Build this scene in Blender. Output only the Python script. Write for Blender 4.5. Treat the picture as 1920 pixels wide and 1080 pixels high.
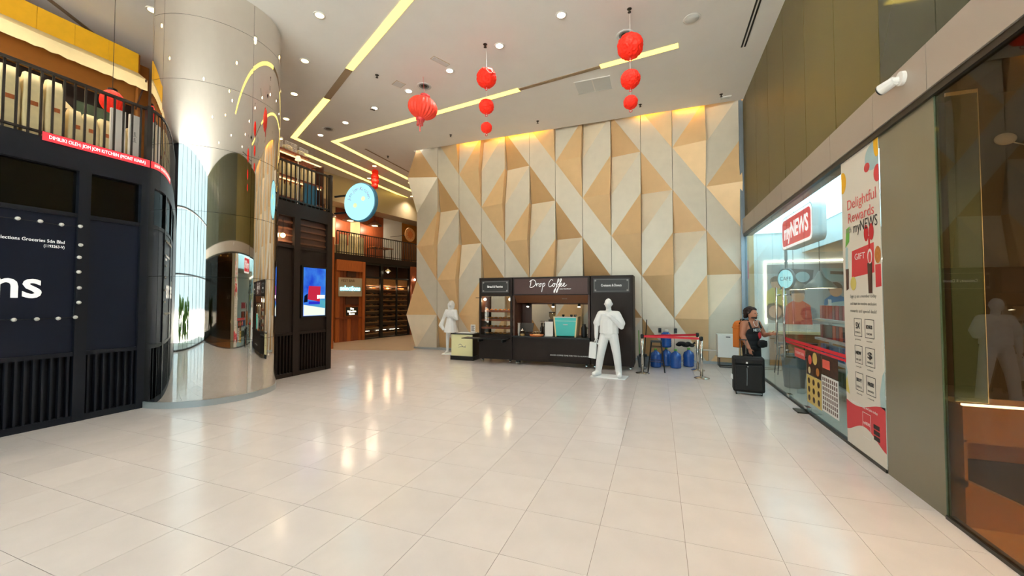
import bpy, bmesh, math, random
from mathutils import Vector, Matrix

for o in list(bpy.data.objects):
    bpy.data.objects.remove(o, do_unlink=True)
sc = bpy.context.scene
COL = sc.collection
RND = random.Random(11)
PI = math.pi
rad = math.radians

# ---------------------------------------------------------------- camera
cam_d = bpy.data.cameras.new('camera')
cam = bpy.data.objects.new('camera', cam_d)
COL.objects.link(cam)
cam.location = (0, 0, 1.75)
cam_d.sensor_width = 36.0
cam_d.lens = 36.0 * 734.0 / 1920.0
cam_d.clip_start = 0.05
cam.rotation_euler = (rad(90) + math.atan(22 / 734), 0, math.atan(275 / 734))
sc.camera = cam

# ---------------------------------------------------------------- world, exposure
w = bpy.data.worlds.new('overcast_sky')
sc.world = w
w.use_nodes = True
bg = w.node_tree.nodes['Background']
bg.inputs[0].default_value = (0.62, 0.88, 1.0, 1)
bg.inputs[1].default_value = 1.6
sc.view_settings.view_transform = 'Standard'
sc.view_settings.look = 'None'
sc.view_settings.gamma = 1.0
sc.view_settings.use_curve_mapping = False
sc.view_settings.exposure = 0.37
sun_d = bpy.data.lights.new('sun', 'SUN')
sun_d.energy = 95.0
sun_d.angle = rad(1)
sun_d.color = (1, 0.97, 0.92)
sun = bpy.data.objects.new('sun', sun_d)
COL.objects.link(sun)
sun.rotation_euler = (rad(-28), 0, rad(10))     # falls on the pavement outside, not into the hall
DOWN_W = 78.0       # watts of one ceiling downlight
CEIL = 7.1

# ---------------------------------------------------------------- materials
def lin(h):
    h = h.lstrip('#')
    out = []
    for i in (0, 2, 4):
        c = int(h[i:i + 2], 16) / 255
        out.append(c / 12.92 if c <= 0.04045 else ((c + 0.055) / 1.055) ** 2.4)
    return (*out, 1)

def mat(name, hx, rough=0.5, metal=0.0, emit=0.0, var=0.0, vscale=6.0, bump=0.0, bscale=60.0, coat=0.0, spec=0.5, trans=0.0, stretch=None):
    m = bpy.data.materials.new(name)
    m.use_nodes = True
    nt = m.node_tree
    b = nt.nodes['Principled BSDF']
    c = lin(hx)
    b.inputs['Base Color'].default_value = c
    b.inputs['Roughness'].default_value = rough
    b.inputs['Metallic'].default_value = metal
    b.inputs['Specular IOR Level'].default_value = spec
    b.inputs['Coat Weight'].default_value = coat
    b.inputs['Transmission Weight'].default_value = trans
    if emit:
        b.inputs['Emission Color'].default_value = c
        b.inputs['Emission Strength'].default_value = emit
    if var or bump:
        tc = nt.nodes.new('ShaderNodeTexCoord')
        mp = nt.nodes.new('ShaderNodeMapping')
        nt.links.new(tc.outputs['Object'], mp.inputs[0])
        if stretch:
            mp.inputs['Scale'].default_value = stretch
    if var:
        n = nt.nodes.new('ShaderNodeTexNoise')
        n.inputs['Scale'].default_value = vscale
        n.inputs['Detail'].default_value = 5
        nt.links.new(mp.outputs[0], n.inputs['Vector'])
        r = nt.nodes.new('ShaderNodeMapRange')
        r.inputs[1].default_value = 0.3
        r.inputs[2].default_value = 0.7
        r.inputs[3].default_value = 1 - var
        r.inputs[4].default_value = 1 + var
        nt.links.new(n.outputs[0], r.inputs[0])
        mx = nt.nodes.new('ShaderNodeMix')
        mx.data_type = 'RGBA'
        mx.blend_type = 'MULTIPLY'
        mx.inputs[0].default_value = 1
        mx.inputs[6].default_value = c
        nt.links.new(r.outputs[0], mx.inputs[7])
        nt.links.new(mx.outputs[2], b.inputs['Base Color'])
    if bump:
        n2 = nt.nodes.new('ShaderNodeTexNoise')
        n2.inputs['Scale'].default_value = bscale
        n2.inputs['Detail'].default_value = 3
        nt.links.new(mp.outputs[0], n2.inputs['Vector'])
        bp = nt.nodes.new('ShaderNodeBump')
        bp.inputs['Strength'].default_value = bump
        bp.inputs['Distance'].default_value = 0.01
        nt.links.new(n2.outputs[0], bp.inputs['Height'])
        nt.links.new(bp.outputs[0], b.inputs['Normal'])
    return m

def glass(name, tint='#ffffff', body=0.0, rough=0.0, haze='#888888'):
    """thin architectural glass: transparent + mirror reflection rising to grazing; body = share of a diffuse film"""
    m = bpy.data.materials.new(name)
    m.use_nodes = True
    nt = m.node_tree
    nt.nodes.clear()
    out = nt.nodes.new('ShaderNodeOutputMaterial')
    tr = nt.nodes.new('ShaderNodeBsdfTransparent')
    tr.inputs[0].default_value = lin(tint)
    gl = nt.nodes.new('ShaderNodeBsdfGlossy')
    gl.inputs['Roughness'].default_value = rough
    lw = nt.nodes.new('ShaderNodeLayerWeight')
    lw.inputs[0].default_value = 0.5
    pw = nt.nodes.new('ShaderNodeMath')
    pw.operation = 'POWER'
    nt.links.new(lw.outputs['Facing'], pw.inputs[0])
    pw.inputs[1].default_value = 4.0
    ma = nt.nodes.new('ShaderNodeMath')
    ma.operation = 'MULTIPLY_ADD'
    nt.links.new(pw.outputs[0], ma.inputs[0])
    ma.inputs[1].default_value = 0.5
    ma.inputs[2].default_value = 0.03
    src = tr
    if body:
        df = nt.nodes.new('ShaderNodeBsdfDiffuse')
        df.inputs[0].default_value = lin(haze)
        m1 = nt.nodes.new('ShaderNodeMixShader')
        m1.inputs[0].default_value = body
        nt.links.new(tr.outputs[0], m1.inputs[1])
        nt.links.new(df.outputs[0], m1.inputs[2])
        src = m1
    m2 = nt.nodes.new('ShaderNodeMixShader')
    nt.links.new(ma.outputs[0], m2.inputs[0])
    nt.links.new(src.outputs[0], m2.inputs[1])
    nt.links.new(gl.outputs[0], m2.inputs[2])
    nt.links.new(m2.outputs[0], out.inputs[0])
    return m

def emission(name, hx, strength):
    m = bpy.data.materials.new(name)
    m.use_nodes = True
    nt = m.node_tree
    nt.nodes.clear()
    out = nt.nodes.new('ShaderNodeOutputMaterial')
    e = nt.nodes.new('ShaderNodeEmission')
    e.inputs[0].default_value = lin(hx)
    e.inputs[1].default_value = strength
    nt.links.new(e.outputs[0], out.inputs[0])
    return m

def tile_material():
    m = mat('polished_tile', '#d5cecb', rough=0.17, var=0.035, vscale=3.0, spec=0.6)
    nt = m.node_tree
    b = nt.nodes['Principled BSDF']
    oi = nt.nodes.new('ShaderNodeObjectInfo')
    r = nt.nodes.new('ShaderNodeMapRange')
    r.inputs[3].default_value = 0.965
    r.inputs[4].default_value = 1.02
    nt.links.new(oi.outputs['Random'], r.inputs[0])
    mx = nt.nodes.new('ShaderNodeMix')
    mx.data_type = 'RGBA'
    mx.blend_type = 'MULTIPLY'
    mx.inputs[0].default_value = 1
    src = b.inputs['Base Color'].links[0].from_socket
    nt.links.new(src, mx.inputs[6])
    nt.links.new(r.outputs[0], mx.inputs[7])
    nt.links.new(mx.outputs[2], b.inputs['Base Color'])
    return m

M = {}
M['tile'] = tile_material()
M['grout'] = mat("grout", "#8a8178", 0.8, var=0.1)
M['ceiling'] = mat('ceiling_paint', '#efece8', 0.75, var=0.015, vscale=2)
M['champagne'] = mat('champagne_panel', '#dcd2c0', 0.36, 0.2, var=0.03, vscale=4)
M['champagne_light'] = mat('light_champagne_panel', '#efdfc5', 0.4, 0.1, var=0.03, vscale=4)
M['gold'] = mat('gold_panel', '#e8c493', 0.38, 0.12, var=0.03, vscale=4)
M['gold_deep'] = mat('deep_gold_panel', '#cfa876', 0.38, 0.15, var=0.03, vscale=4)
M['olive'] = mat('olive_glass_panel', '#6f6336', 0.4, 0.0, var=0.04, vscale=1.5, spec=0.3)
M['green_glass'] = mat('dark_green_glass_panel', '#4d4d38', 0.06, 0.0)
M['grey_film'] = mat('grey_film_panel', '#7d7660', 0.14, 0.0, var=0.03, vscale=1.0)
M['alu'] = mat('brushed_aluminium', '#b3a89c', 0.42, 0.35, var=0.02, vscale=2)
M['alu_dark'] = mat('dark_aluminium', '#3d3931', 0.4, 0.6)
M['alu_blue'] = mat('corner_profile', '#8d99a3', 0.35, 0.6)
M['chrome'] = mat('mirror_steel', '#e6e0d8', 0.025, 1.0)
M['steel'] = mat('polished_steel', '#cfc9c0', 0.15, 1.0)
M['skirt'] = mat('skirting_steel', '#b9c1c4', 0.35, 0.5)
M['navy'] = mat('navy_black_panel', '#121829', 0.42, var=0.06, vscale=3, spec=0.3)
M['navy_frame'] = mat('navy_black_frame', '#161922', 0.45, var=0.05, spec=0.3)
M['black_win'] = mat('black_window', '#07080a', 0.12)
M['blackbrown'] = mat('brown_black_panel', '#2a201b', 0.5, var=0.05, spec=0.25)
M['black'] = mat('black_satin', '#141414', 0.4)
M['rail'] = mat('dark_rail', '#241d19', 0.45)
M['white'] = mat('white_paint', '#ece9e4', 0.5)
M['statue'] = mat('white_statue_resin', '#f8f9f8', 0.45, var=0.01)
M['lettering'] = mat('white_lettering', '#f2f2ef', 0.5, emit=0.4)
M['lettering_flat'] = mat('flat_white_lettering', '#f2f2ef', 0.5)
M['red_letter'] = mat('red_print', '#d63d42', 0.5)
M['pink_letter'] = mat('coral_print', '#e0605c', 0.5)
M['black_letter'] = mat('black_print', '#26211f', 0.5)
M['grey_letter'] = mat('grey_print', '#8f8a80', 0.5)
M['lantern'] = mat('red_tissue', '#f02408', 0.7, emit=0.12, var=0.12, vscale=25)
M['lantern2'] = mat('red_silk', '#e8402c', 0.55, emit=0.1)
M['cream'] = mat('cream_cloth', '#e8d7a6', 0.75, var=0.08, vscale=9, bump=0.3, bscale=14)
M['yellow'] = mat('yellow_board', '#f0b41c', 0.55, var=0.05)
M['orange_wall'] = mat('orange_wall', '#b5702a', 0.7, var=0.05)
M['awning'] = mat('awning_canvas', '#e3cf9f', 0.8, var=0.04)
M['wood'] = mat('red_wood', '#8a4628', 0.4, var=0.25, vscale=5, stretch=(8, 8, 0.6))
M['wood_or'] = mat('orange_wood', '#b4622e', 0.4, var=0.2, vscale=5, stretch=(8, 8, 0.6))
M['wood_dark'] = mat('dark_wood', '#4a2a1d', 0.45, var=0.2, vscale=5, stretch=(6, 6, 0.6))
M['wood_tan'] = mat('tan_wood', '#b9824e', 0.45, var=0.2, vscale=5, stretch=(0.6, 6, 6))
M['corr_floor'] = mat('corridor_floor', '#b29a80', 0.3, var=0.06, vscale=3)
M['cove'] = emission('cove_light', '#ffe070', 2.3)
M['cove_off'] = mat('cove_unlit', '#9a8468', 0.7)
M['bulb'] = emission('warm_lamp', '#fff2d0', 14.0)
M['bulb_y'] = emission('yellow_lamp', '#ffd98a', 12.0)
M['bulb_off'] = mat('frosted_bulb', '#d9d6cf', 0.3)
M['glass'] = glass('clear_glass', '#f5f7f6')
M['glass_brown'] = glass('brown_glass', '#d8ccb8')
M['glass_green'] = glass('green_glass', '#c3d6c4', body=0.14, haze='#b6c8a8')
M['store_white'] = mat('store_white', '#eef2f0', 0.5)
M['store_floor'] = mat('store_floor', '#c9bfb0', 0.2, var=0.04)
M['beige'] = mat('beige_soffit', '#b9a88c', 0.6)
M['lightbox_c'] = emission('luminous_ceiling', '#b4ebfb', 4.2)
M['led'] = emission('led_strip', '#fff6d8', 5.0)
M['led_y'] = emission('amber_led', '#ffb52e', 13.0)
M['shelf_led'] = emission('shelf_led', '#ffdc96', 1.8)
M['red_sign'] = mat('red_sign_face', '#d8323c', 0.4, emit=0.75)
M['white_sign'] = mat('white_sign_face', '#ffffff', 0.4, emit=0.8)
M['cyan_sign'] = emission('cyan_lightbox', '#a9f1f8', 1.05)
M['blue_neon'] = emission('blue_neon', '#6fd8ff', 5.0)
M['sign_blue_edge'] = mat('sign_edge', '#2b6f8f', 0.4)
M['copper'] = mat('copper_brown', '#b98854', 0.38, 0.35, var=0.04)
M['darkbrown'] = mat('dark_brown_wall', '#3a2f1f', 0.6, var=0.08)
M['teal'] = mat('teal_enamel', '#3ec4bd', 0.3)
M['grey'] = mat('grey_plastic', '#7d8386', 0.5)
M['pendant_grey'] = mat('pendant_grey', '#5d594e', 0.5)
M['greylt'] = mat('light_grey', '#d4d6d4', 0.5)
M['bluewater'] = mat('blue_polycarbonate', '#1f55a8', 0.12, spec=0.7, coat=0.3)
M['green_cap'] = mat('green_cap', '#6bb04a', 0.5)
M['bagblack'] = mat('black_fabric', '#161412', 0.75, bump=0.2, bscale=90)
M['bagorange'] = mat('orange_canvas', '#c06a20', 0.7, var=0.08, bump=0.2, bscale=70)
M['skin'] = mat('skin', '#b4775a', 0.5, var=0.03)
M['hair'] = mat('dark_curly_hair', '#2c1a14', 0.8, bump=0.6, bscale=70)
M['jersey'] = mat('black_jersey', '#131216', 0.7)
M['jersey_red'] = mat('jersey_red', '#c8242c', 0.6)
M['belt'] = mat('red_belt', '#d92434', 0.55)
M['yellow_pale'] = mat('pale_yellow_board', '#f3eeb8', 0.5)
M['brown_sign'] = mat('brown_fascia', '#4b302a', 0.45)
M['soffit_brown'] = mat('brown_soffit', '#6a4128', 0.5)
M['plaque'] = mat('plaque_grey', '#2f2e2e', 0.45)
M['plaque_line'] = mat('plaque_line', '#8d8b88', 0.5)
M['pastry'] = mat('pastry', '#c07a35', 0.6, var=0.15, vscale=30)
M['pavement'] = mat('pavement', '#c9c7c2', 0.8, var=0.08)
M['leaf'] = mat('hedge_leaf', '#5f8f2f', 0.6, var=0.3, vscale=20)
M['screen_bg'] = None

def screen_material():
    m = bpy.data.materials.new('tv_picture')
    m.use_nodes = True
    nt = m.node_tree
    nt.nodes.clear()
    out = nt.nodes.new('ShaderNodeOutputMaterial')
    e = nt.nodes.new('ShaderNodeEmission')
    tc = nt.nodes.new('ShaderNodeTexCoord')
    n = nt.nodes.new('ShaderNodeTexNoise')
    n.inputs['Scale'].default_value = 2.2
    n.inputs['Detail'].default_value = 4
    cr = nt.nodes.new('ShaderNodeValToRGB')
    cr.color_ramp.elements[0].position = 0.3
    cr.color_ramp.elements[0].color = lin('#1f3fc0')
    cr.color_ramp.elements[1].position = 0.75
    cr.color_ramp.elements[1].color = lin('#58b0a8')
    cr.color_ramp.elements.new(0.5).color = lin('#3a78d8')
    nt.links.new(tc.outputs['Object'], n.inputs['Vector'])
    nt.links.new(n.outputs[0], cr.inputs[0])
    nt.links.new(cr.outputs[0], e.inputs[0])
    e.inputs[1].default_value = 0.9
    nt.links.new(e.outputs[0], out.inputs[0])
    return m
M['screen_bg'] = screen_material()

# ---------------------------------------------------------------- mesh helpers
class MB:
    def __init__(self):
        self.bm = bmesh.new()

    def _face(self, vs):
        try:
            return self.bm.faces.new(vs)
        except ValueError:
            return None

    def box(self, x0, x1, y0, y1, z0, z1, Mx=None):
        vs = [Vector((x, y, z)) for z in (z0, z1) for y in (y0, y1) for x in (x0, x1)]
        if Mx is not None:
            vs = [Mx @ v for v in vs]
        v = [self.bm.verts.new(p) for p in vs]
        for f in ((0, 2, 3, 1), (4, 5, 7, 6), (0, 1, 5, 4), (2, 6, 7, 3), (0, 4, 6, 2), (1, 3, 7, 5)):
            self._face([v[i] for i in f])
        return self

    def cyl(self, p0, p1, r0, r1=None, n=16, caps=True):
        r1 = r0 if r1 is None else r1
        p0, p1 = Vector(p0), Vector(p1)
        d = (p1 - p0).normalized()
        a = Vector((0, 0, 1)) if abs(d.z) < 0.95 else Vector((1, 0, 0))
        u = d.cross(a).normalized()
        v = d.cross(u)
        A, B = [], []
        for i in range(n):
            t = 2 * PI * i / n
            o = u * math.cos(t) + v * math.sin(t)
            A.append(self.bm.verts.new(p0 + o * r0))
            B.append(self.bm.verts.new(p1 + o * r1))
        for i in range(n):
            j = (i + 1) % n
            self._face([A[i], B[i], B[j], A[j]])
        if caps:
            self._face(A)
            self._face(B[::-1])
        return self

    def tube(self, pts, r, n=8):
        for a, b in zip(pts[:-1], pts[1:]):
            self.cyl(a, b, r, r, n)
        return self

    def lathe(self, prof, n=24, c=(0, 0, 0), Mx=None):
        rings = []
        for r, z in prof:
            ring = []
            for i in range(n):
                t = 2 * PI * i / n
                p = Vector((c[0] + r * math.cos(t), c[1] + r * math.sin(t), c[2] + z))
                if Mx is not None:
                    p = Mx @ p
                ring.append(self.bm.verts.new(p))
            rings.append(ring)
        for A, B in zip(rings[:-1], rings[1:]):
            for i in range(n):
                j = (i + 1) % n
                self._face([A[i], A[j], B[j], B[i]])
        self._face(rings[0][::-1])
        self._face(rings[-1])
        return self

    def ball(self, c, r, s=(1, 1, 1), seg=16, rings=10, Mx=None):
        prof = []
        for k in range(rings + 1):
            t = PI * k / rings
            prof.append((max(1e-4, math.sin(t)) * r, -math.cos(t) * r))
        T = Matrix.Translation(Vector(c)) @ (Mx if Mx is not None else Matrix()) @ Matrix.Diagonal((*s, 1))
        return self.lathe(prof, seg, (0, 0, 0), T)

    def poly(self, pts, ext):
        """polygon extruded by vector ext"""
        e = Vector(ext)
        A = [self.bm.verts.new(Vector(p)) for p in pts]
        B = [self.bm.verts.new(Vector(p) + e) for p in pts]
        n = len(A)
        self._face(A[::-1])
        self._face(B)
        for i in range(n):
            j = (i + 1) % n
            self._face([A[i], A[j], B[j], B[i]])
        return self

    def mesh(self, name, m=None, smooth=False, bevel=0.0, seg=2):
        bm = self.bm
        if bevel:
            bmesh.ops.bevel(bm, geom=bm.edges[:], offset=bevel, segments=seg, affect='EDGES', profile=0.5)
        bmesh.ops.recalc_face_normals(bm, faces=bm.faces[:])
        me = bpy.data.meshes.new(name)
        bm.to_mesh(me)
        bm.free()
        if m is not None:
            me.materials.append(m if not isinstance(m, str) else M[m])
        if smooth:
            for p in me.polygons:
                p.use_smooth = True
        return me

    def build(self, name, m, parent=None, loc=(0, 0, 0), rot=(0, 0, 0), smooth=False, bevel=0.0, seg=2):
        return obj(name, self.mesh(name, m, smooth, bevel, seg), parent, loc, rot)

def obj(name, me, parent=None, loc=(0, 0, 0), rot=(0, 0, 0)):
    o = bpy.data.objects.new(name, me)
    COL.objects.link(o)
    o.location = loc
    o.rotation_euler = rot
    if parent is not None:
        o.parent = parent
    return o

def tag(o, label=None, cat=None, group=None, kind=None):
    if label: o['label'] = label
    if cat: o['category'] = cat
    if group: o['group'] = group
    if kind: o['kind'] = kind
    return o

def thing(name, label, cat, loc=(0, 0, 0), rz=0.0, group=None):
    o = obj(name, None, None, loc, (0, 0, rz))
    o.empty_display_size = 0.1
    return tag(o, label, cat, group)

def struct(o):
    o['kind'] = 'structure'
    return o

def copy_tree(o, parent=None):
    c = o.copy()
    COL.objects.link(c)
    if parent is not None:
        c.parent = parent
    for ch in list(o.children):
        copy_tree(ch, c)
    return c

def bx(name, m, x0, x1, y0, y1, z0, z1, parent=None, bevel=0.0):
    return MB().box(x0, x1, y0, y1, z0, z1).build(name, m, parent, bevel=bevel)

ROT_FRONT = (rad(90), 0, 0)            # lettering that faces -y
ROT_RIGHT = (rad(90), 0, rad(-90))     # on the right wall, faces -x
ROT_LEFT = (rad(90), 0, rad(90))       # on the left wall, faces +x

def text_mesh(s, size, m, width=None, align='CENTER', ext=0.001, bold=0.0):
    cu = bpy.data.curves.new('lettering', 'FONT')
    cu.body = s
    cu.size = size
    cu.align_x = align
    cu.align_y = 'CENTER'
    cu.extrude = ext
    cu.offset = bold
    cu.resolution_u = 3
    ob = bpy.data.objects.new('lettering_tmp', cu)
    me = bpy.data.meshes.new_from_object(ob)
    bpy.data.objects.remove(ob)
    me.name = 'lettering'
    if width:
        xs = [v.co.x for v in me.vertices]
        k = width / max(1e-6, max(xs) - min(xs))
        for v in me.vertices:
            v.co.x *= k
    me.materials.clear()
    me.materials.append(M[m] if isinstance(m, str) else m)
    return me

def text(s, size, m, parent, loc, rot, width=None, align='CENTER', ext=0.001, bold=0.0):
    return obj('lettering', text_mesh(s, size, m, width, align, ext, bold), parent, loc, rot)

def strokes(lines, r, m, parent, loc, rot, name='lettering'):
    """hand lettering: smooth polylines in a local xy plane as flat round tubes"""
    mb = MB()
    for pts in lines:
        out = []
        n = len(pts)
        for i in range(n - 1):
            p0 = Vector((*pts[max(i - 1, 0)], 0)); p1 = Vector((*pts[i], 0))
            p2 = Vector((*pts[i + 1], 0)); p3 = Vector((*pts[min(i + 2, n - 1)], 0))
            for k in range(5):
                t = k / 5
                out.append(0.5 * ((2 * p1) + (-p0 + p2) * t + (2 * p0 - 5 * p1 + 4 * p2 - p3) * t * t + (-p0 + 3 * p1 - 3 * p2 + p3) * t ** 3))
        out.append(Vector((*pts[-1], 0)))
        mb.tube(out, r, 5)
    return mb.build(name, m, parent, loc, rot)

def point_light(name, loc, w, color=(1, 0.8, 0.55), r=0.04, parent=None):
    d = bpy.data.lights.new(name, 'POINT')
    d.energy = w
    d.color = color
    d.shadow_soft_size = r
    return obj(name, d, parent, loc)

# blobs: unions of capsules and ellipsoids fused by a voxel remesh into one continuous surface
def blob_mesh(name, caps, m, voxel=0.012, smooth=2, decimate=None, flat=False):
    mb = MB()
    for c in caps:
        if c[0] == 'e':
            _, ce, s, *rz = c
            mb.ball(ce, 1.0, s, 20, 14, Matrix.Rotation(rz[0], 4, rz[1]) if rz else None)
        elif c[0] == 'b':
            _, x0, x1, y0, y1, z0, z1 = c
            mb.box(x0, x1, y0, y1, z0, z1)
        else:
            p0, p1, r0, r1 = c
            mb.cyl(p0, p1, r0, r1, 16)
            mb.ball(p0, r0, (1, 1, 1), 16, 10)
            mb.ball(p1, r1, (1, 1, 1), 16, 10)
    ob = mb.build(name, None)
    md = ob.modifiers.new('r', 'REMESH')
    md.mode = 'VOXEL'
    md.voxel_size = voxel
    if smooth:
        sm = ob.modifiers.new('s', 'SMOOTH')
        sm.iterations = smooth
        sm.factor = 0.5
    if decimate:
        de = ob.modifiers.new('d', 'DECIMATE')
        de.ratio = decimate
    dg = bpy.context.evaluated_depsgraph_get()
    me = bpy.data.meshes.new_from_object(ob.evaluated_get(dg))
    bpy.data.objects.remove(ob, do_unlink=True)
    me.name = name
    me.materials.clear()
    me.materials.append(M[m] if isinstance(m, str) else m)
    for p in me.polygons:
        p.use_smooth = not flat
    return me

def hand_caps(wrist, d, side, palm_n, s=1.0, curl=0.5):
    """palm and five separate curled fingers; d = direction of the fingers, side = towards the thumb, palm_n = out of the palm"""
    d, side, n = Vector(d).normalized(), Vector(side).normalized(), Vector(palm_n).normalized()
    wv = Vector(wrist)
    caps = []
    pc = wv + d * 0.045 * s
    for k in (-1.2, -0.4, 0.4, 1.2):
        caps.append((wv + side * k * 0.012 * s + d * 0.008, wv + side * k * 0.019 * s + d * 0.085 * s, 0.014 * s, 0.012 * s))
    lens = (0.058, 0.07, 0.075, 0.068)
    for k, L in zip((-1.2, -0.4, 0.4, 1.2), lens):
        p = wv + side * k * 0.0195 * s + d * 0.085 * s
        a = 0.0
        r = 0.0095 * s
        for q, seg in enumerate((0.45, 0.32, 0.23)):
            a += curl * (0.6 + 0.35 * q)
            e = p + (d * math.cos(a) + n * math.sin(a)) * L * seg * s
            caps.append((p, e, r, r * 0.92))
            p, r = e, r * 0.92
    p = wv + side * 0.024 * s + d * 0.02 * s
    e = p + (side * 0.75 + d * 0.5 + n * 0.35).normalized() * 0.038 * s
    caps.append((p, e, 0.0125 * s, 0.0105 * s))
    caps.append((e, e + (side * 0.2 + d * 0.8 + n * 0.5).normalized() * 0.032 * s, 0.0105 * s, 0.009 * s))
    return caps

# ================================================================= THE SETTING
XR, XL, YB = 2.15, -7.85, 12.0          # shop front on the right, dark facade on the left, folded feature wall

# ---- floor: base slab + polished tiles
floor = struct(bx('floor', 'grout', -14.5, XR, -5.0, 22.0, -0.2, -0.004))
TX, TY = 0.605, 0.593
tile_me = MB().box(-TX / 2 + 0.0017, TX / 2 - 0.0017, -TY / 2 + 0.0017, TY / 2 - 0.0017, -0.02, 0.0).mesh('floor_tile', 'tile')
edge_me = MB().box(-0.086, 0.086, -TY / 2 + 0.0017, TY / 2 - 0.0017, -0.02, 0.0).mesh('floor_tile_cut', 'tile')
spots = []
yaw = math.atan(275 / 734)
for i in range(-19, 4):
    for j in range(-13, 18):
        x0 = 0.16 + TX * i
        y0 = 1.95 + TY * j
        cx, cy = x0 + TX / 2, y0 + TY / 2
        cut = i == 3
        if cut: cx = x0 + 0.0875
        if cx < -12.0 or (cx < -8.1 and cy < 7.9) or cy > 12.2: continue
        f = -math.sin(yaw) * cx + math.cos(yaw) * cy
        s = math.cos(yaw) * cx + math.sin(yaw) * cy
        seen = f > 1.2 and abs(s) < 1.31 * f + 0.5
        spots.append((0 if seen else 1, math.hypot(cx, cy), cx, cy, cut))
spots.sort()
far_tiles = MB()
for k, (seen, d, cx, cy, cut) in enumerate(spots):
    if k < 300:
        obj('floor_tile', edge_me if cut else tile_me, floor, (cx, cy, 0))
    else:
        hw = 0.086 if cut else TX / 2 - 0.0017
        far_tiles.box(cx - hw, cx + hw, cy - TY / 2 + 0.0017, cy + TY / 2 - 0.0017, -0.02, 0)
tag(far_tiles.build('floor_tile_field', 'tile', floor), kind='stuff')
cf = MB()
cf.poly([(-14.4, 9.7, 0.001), (-10.8, 10.62, 0.001), (-8.0, 11.45, 0.001), (-8.2, 21.9, 0.001), (-14.4, 21.9, 0.001)], (0, 0, 0.006))
cf.build('corridor_floor_covering', 'corr_floor', floor)

# ---- ceiling with its light coves
ceiling = struct(MB().box(-14.5, -8.2, -5.0, 22.0, CEIL, CEIL + 0.15).box(-8.2, XR + 0.2, -5.0, YB - 0.2, CEIL, CEIL + 0.15).build('ceiling', 'ceiling'))
bx('slot_lid', 'ceiling', -8.2, XR + 0.3, YB - 0.3, YB + 0.6, CEIL + 0.25, CEIL + 0.4, ceiling)
bx('slot_back', 'ceiling', -8.2, XR + 0.3, YB - 0.3, YB - 0.26, CEIL + 0.15, CEIL + 0.25, ceiling)

def cove(p0, p1, wd=0.16, m='cove', name='cove_strip'):
    p0, p1 = Vector((*p0, 0)), Vector((*p1, 0))
    d = (p1 - p0).normalized()
    n = Vector((-d.y, d.x, 0)) * wd / 2
    MB().poly([(q.x, q.y, CEIL - 0.012) for q in (p0 + n, p1 + n, p1 - n, p0 - n)], (0, 0, 0.013)).build(name, m, ceiling)

cove((-1.5, 4.38), (-6.67, 7.04)); cove((-6.67, 7.04), (-8.21, 7.88), m='cove_off'); cove((-8.21, 7.88), (-11.27, 9.45))
cove((-11.22, 9.42), (-11.35, 18.5))
cove((0.44, 8.79), (-1.2, 8.98)); cove((-1.2, 8.98), (-3.27, 9.25), 0.1, 'cove_off'); cove((-3.27, 9.25), (-10.3, 10.17))
cove((-10.23, 10.14), (-10.34, 14.5))
cove((-12.1, 10.4), (-12.45, 20.5)); cove((-13.5, 11.5), (-13.7, 21.0))
cove((-9.69, 11.03), (-9.74, 13.9), 0.05, 'cove_off', 'ceiling_slot')
cove((-10.0, 3.3), (-10.6, 4.3), 0.08, 'cove_off', 'ceiling_slot')
# slot diffuser near the shop front
for sx in (1.70, 1.76):
    bx('slot_diffuser', 'black', sx - 0.016, sx + 0.016, 6.5, 9.33, CEIL - 0.006, CEIL + 0.01, ceiling)

# ---- feature wall of folded panels
wall_back = struct(bx('wall_back', 'gold_deep', -8.2, XR + 0.3, YB + 0.33, YB + 0.6, 0, CEIL + 0.25))
struct(bx('wall_corridor_side', 'beige', -8.2, -8.0, YB + 0.6, 22, 0, CEIL))
RW, CW = 1.222, 0.8583
def nx(i): return 2.12 - CW * (12 - i)
def clip_z(poly, z0, z1):
    def cut(ps, f):
        out = []
        for a, b in zip(ps, ps[1:] + ps[:1]):
            fa, fb = f(a), f(b)
            if fa >= 0: out.append(a)
            if (fa > 0 and fb < 0) or (fa < 0 and fb > 0):
                t = fa / (fa - fb)
                out.append(tuple(a[k] + (b[k] - a[k]) * t for k in range(3)))
        return out
    p = cut(poly, lambda q: q[2] - z0)
    return cut(p, lambda q: z1 - q[2]) if len(p) > 2 else []
PK, VL = 0.24, -0.20
for i in range(12):
    g = 0.006
    for j in range(-3, 12):
        if (i + j + 1) % 4: continue
        def L(s, d=0.0): return (nx(i) + g, YB - d, (j + s) * RW)
        def Rr(s, d=0.0): return (nx(i + 1) - g, YB - d, (j - 1 + s) * RW)
        v2 = 0.34 if i == 0 else VL
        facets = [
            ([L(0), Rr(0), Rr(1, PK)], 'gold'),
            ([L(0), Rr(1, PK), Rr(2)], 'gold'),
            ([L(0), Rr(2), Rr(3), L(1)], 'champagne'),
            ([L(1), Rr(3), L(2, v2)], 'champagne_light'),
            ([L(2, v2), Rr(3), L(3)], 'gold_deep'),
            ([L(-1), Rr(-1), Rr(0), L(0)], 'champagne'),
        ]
        for pts, m in facets:
            if i == 0:   # the free end of the wall leans out with its proud nodes
                pts = [(p[0] - (0.18 if (p[1] < YB - 0.3) else 0.0), p[1], p[2]) for p in pts]
            p = clip_z(pts, 0.07, CEIL + 0.22)
            if len(p) < 3: continue
            mb = MB()
            A = [mb.bm.verts.new(q) for q in p]
            B = [mb.bm.verts.new((q[0], YB + 0.33, q[2])) for q in p]
            mb._face(A); mb._face(B[::-1])
            n = len(A)
            for k in range(n):
                mb._face([A[k], A[(k + 1) % n], B[(k + 1) % n], B[k]])
            mb.build('wall_panel', m, wall_back)
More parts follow.
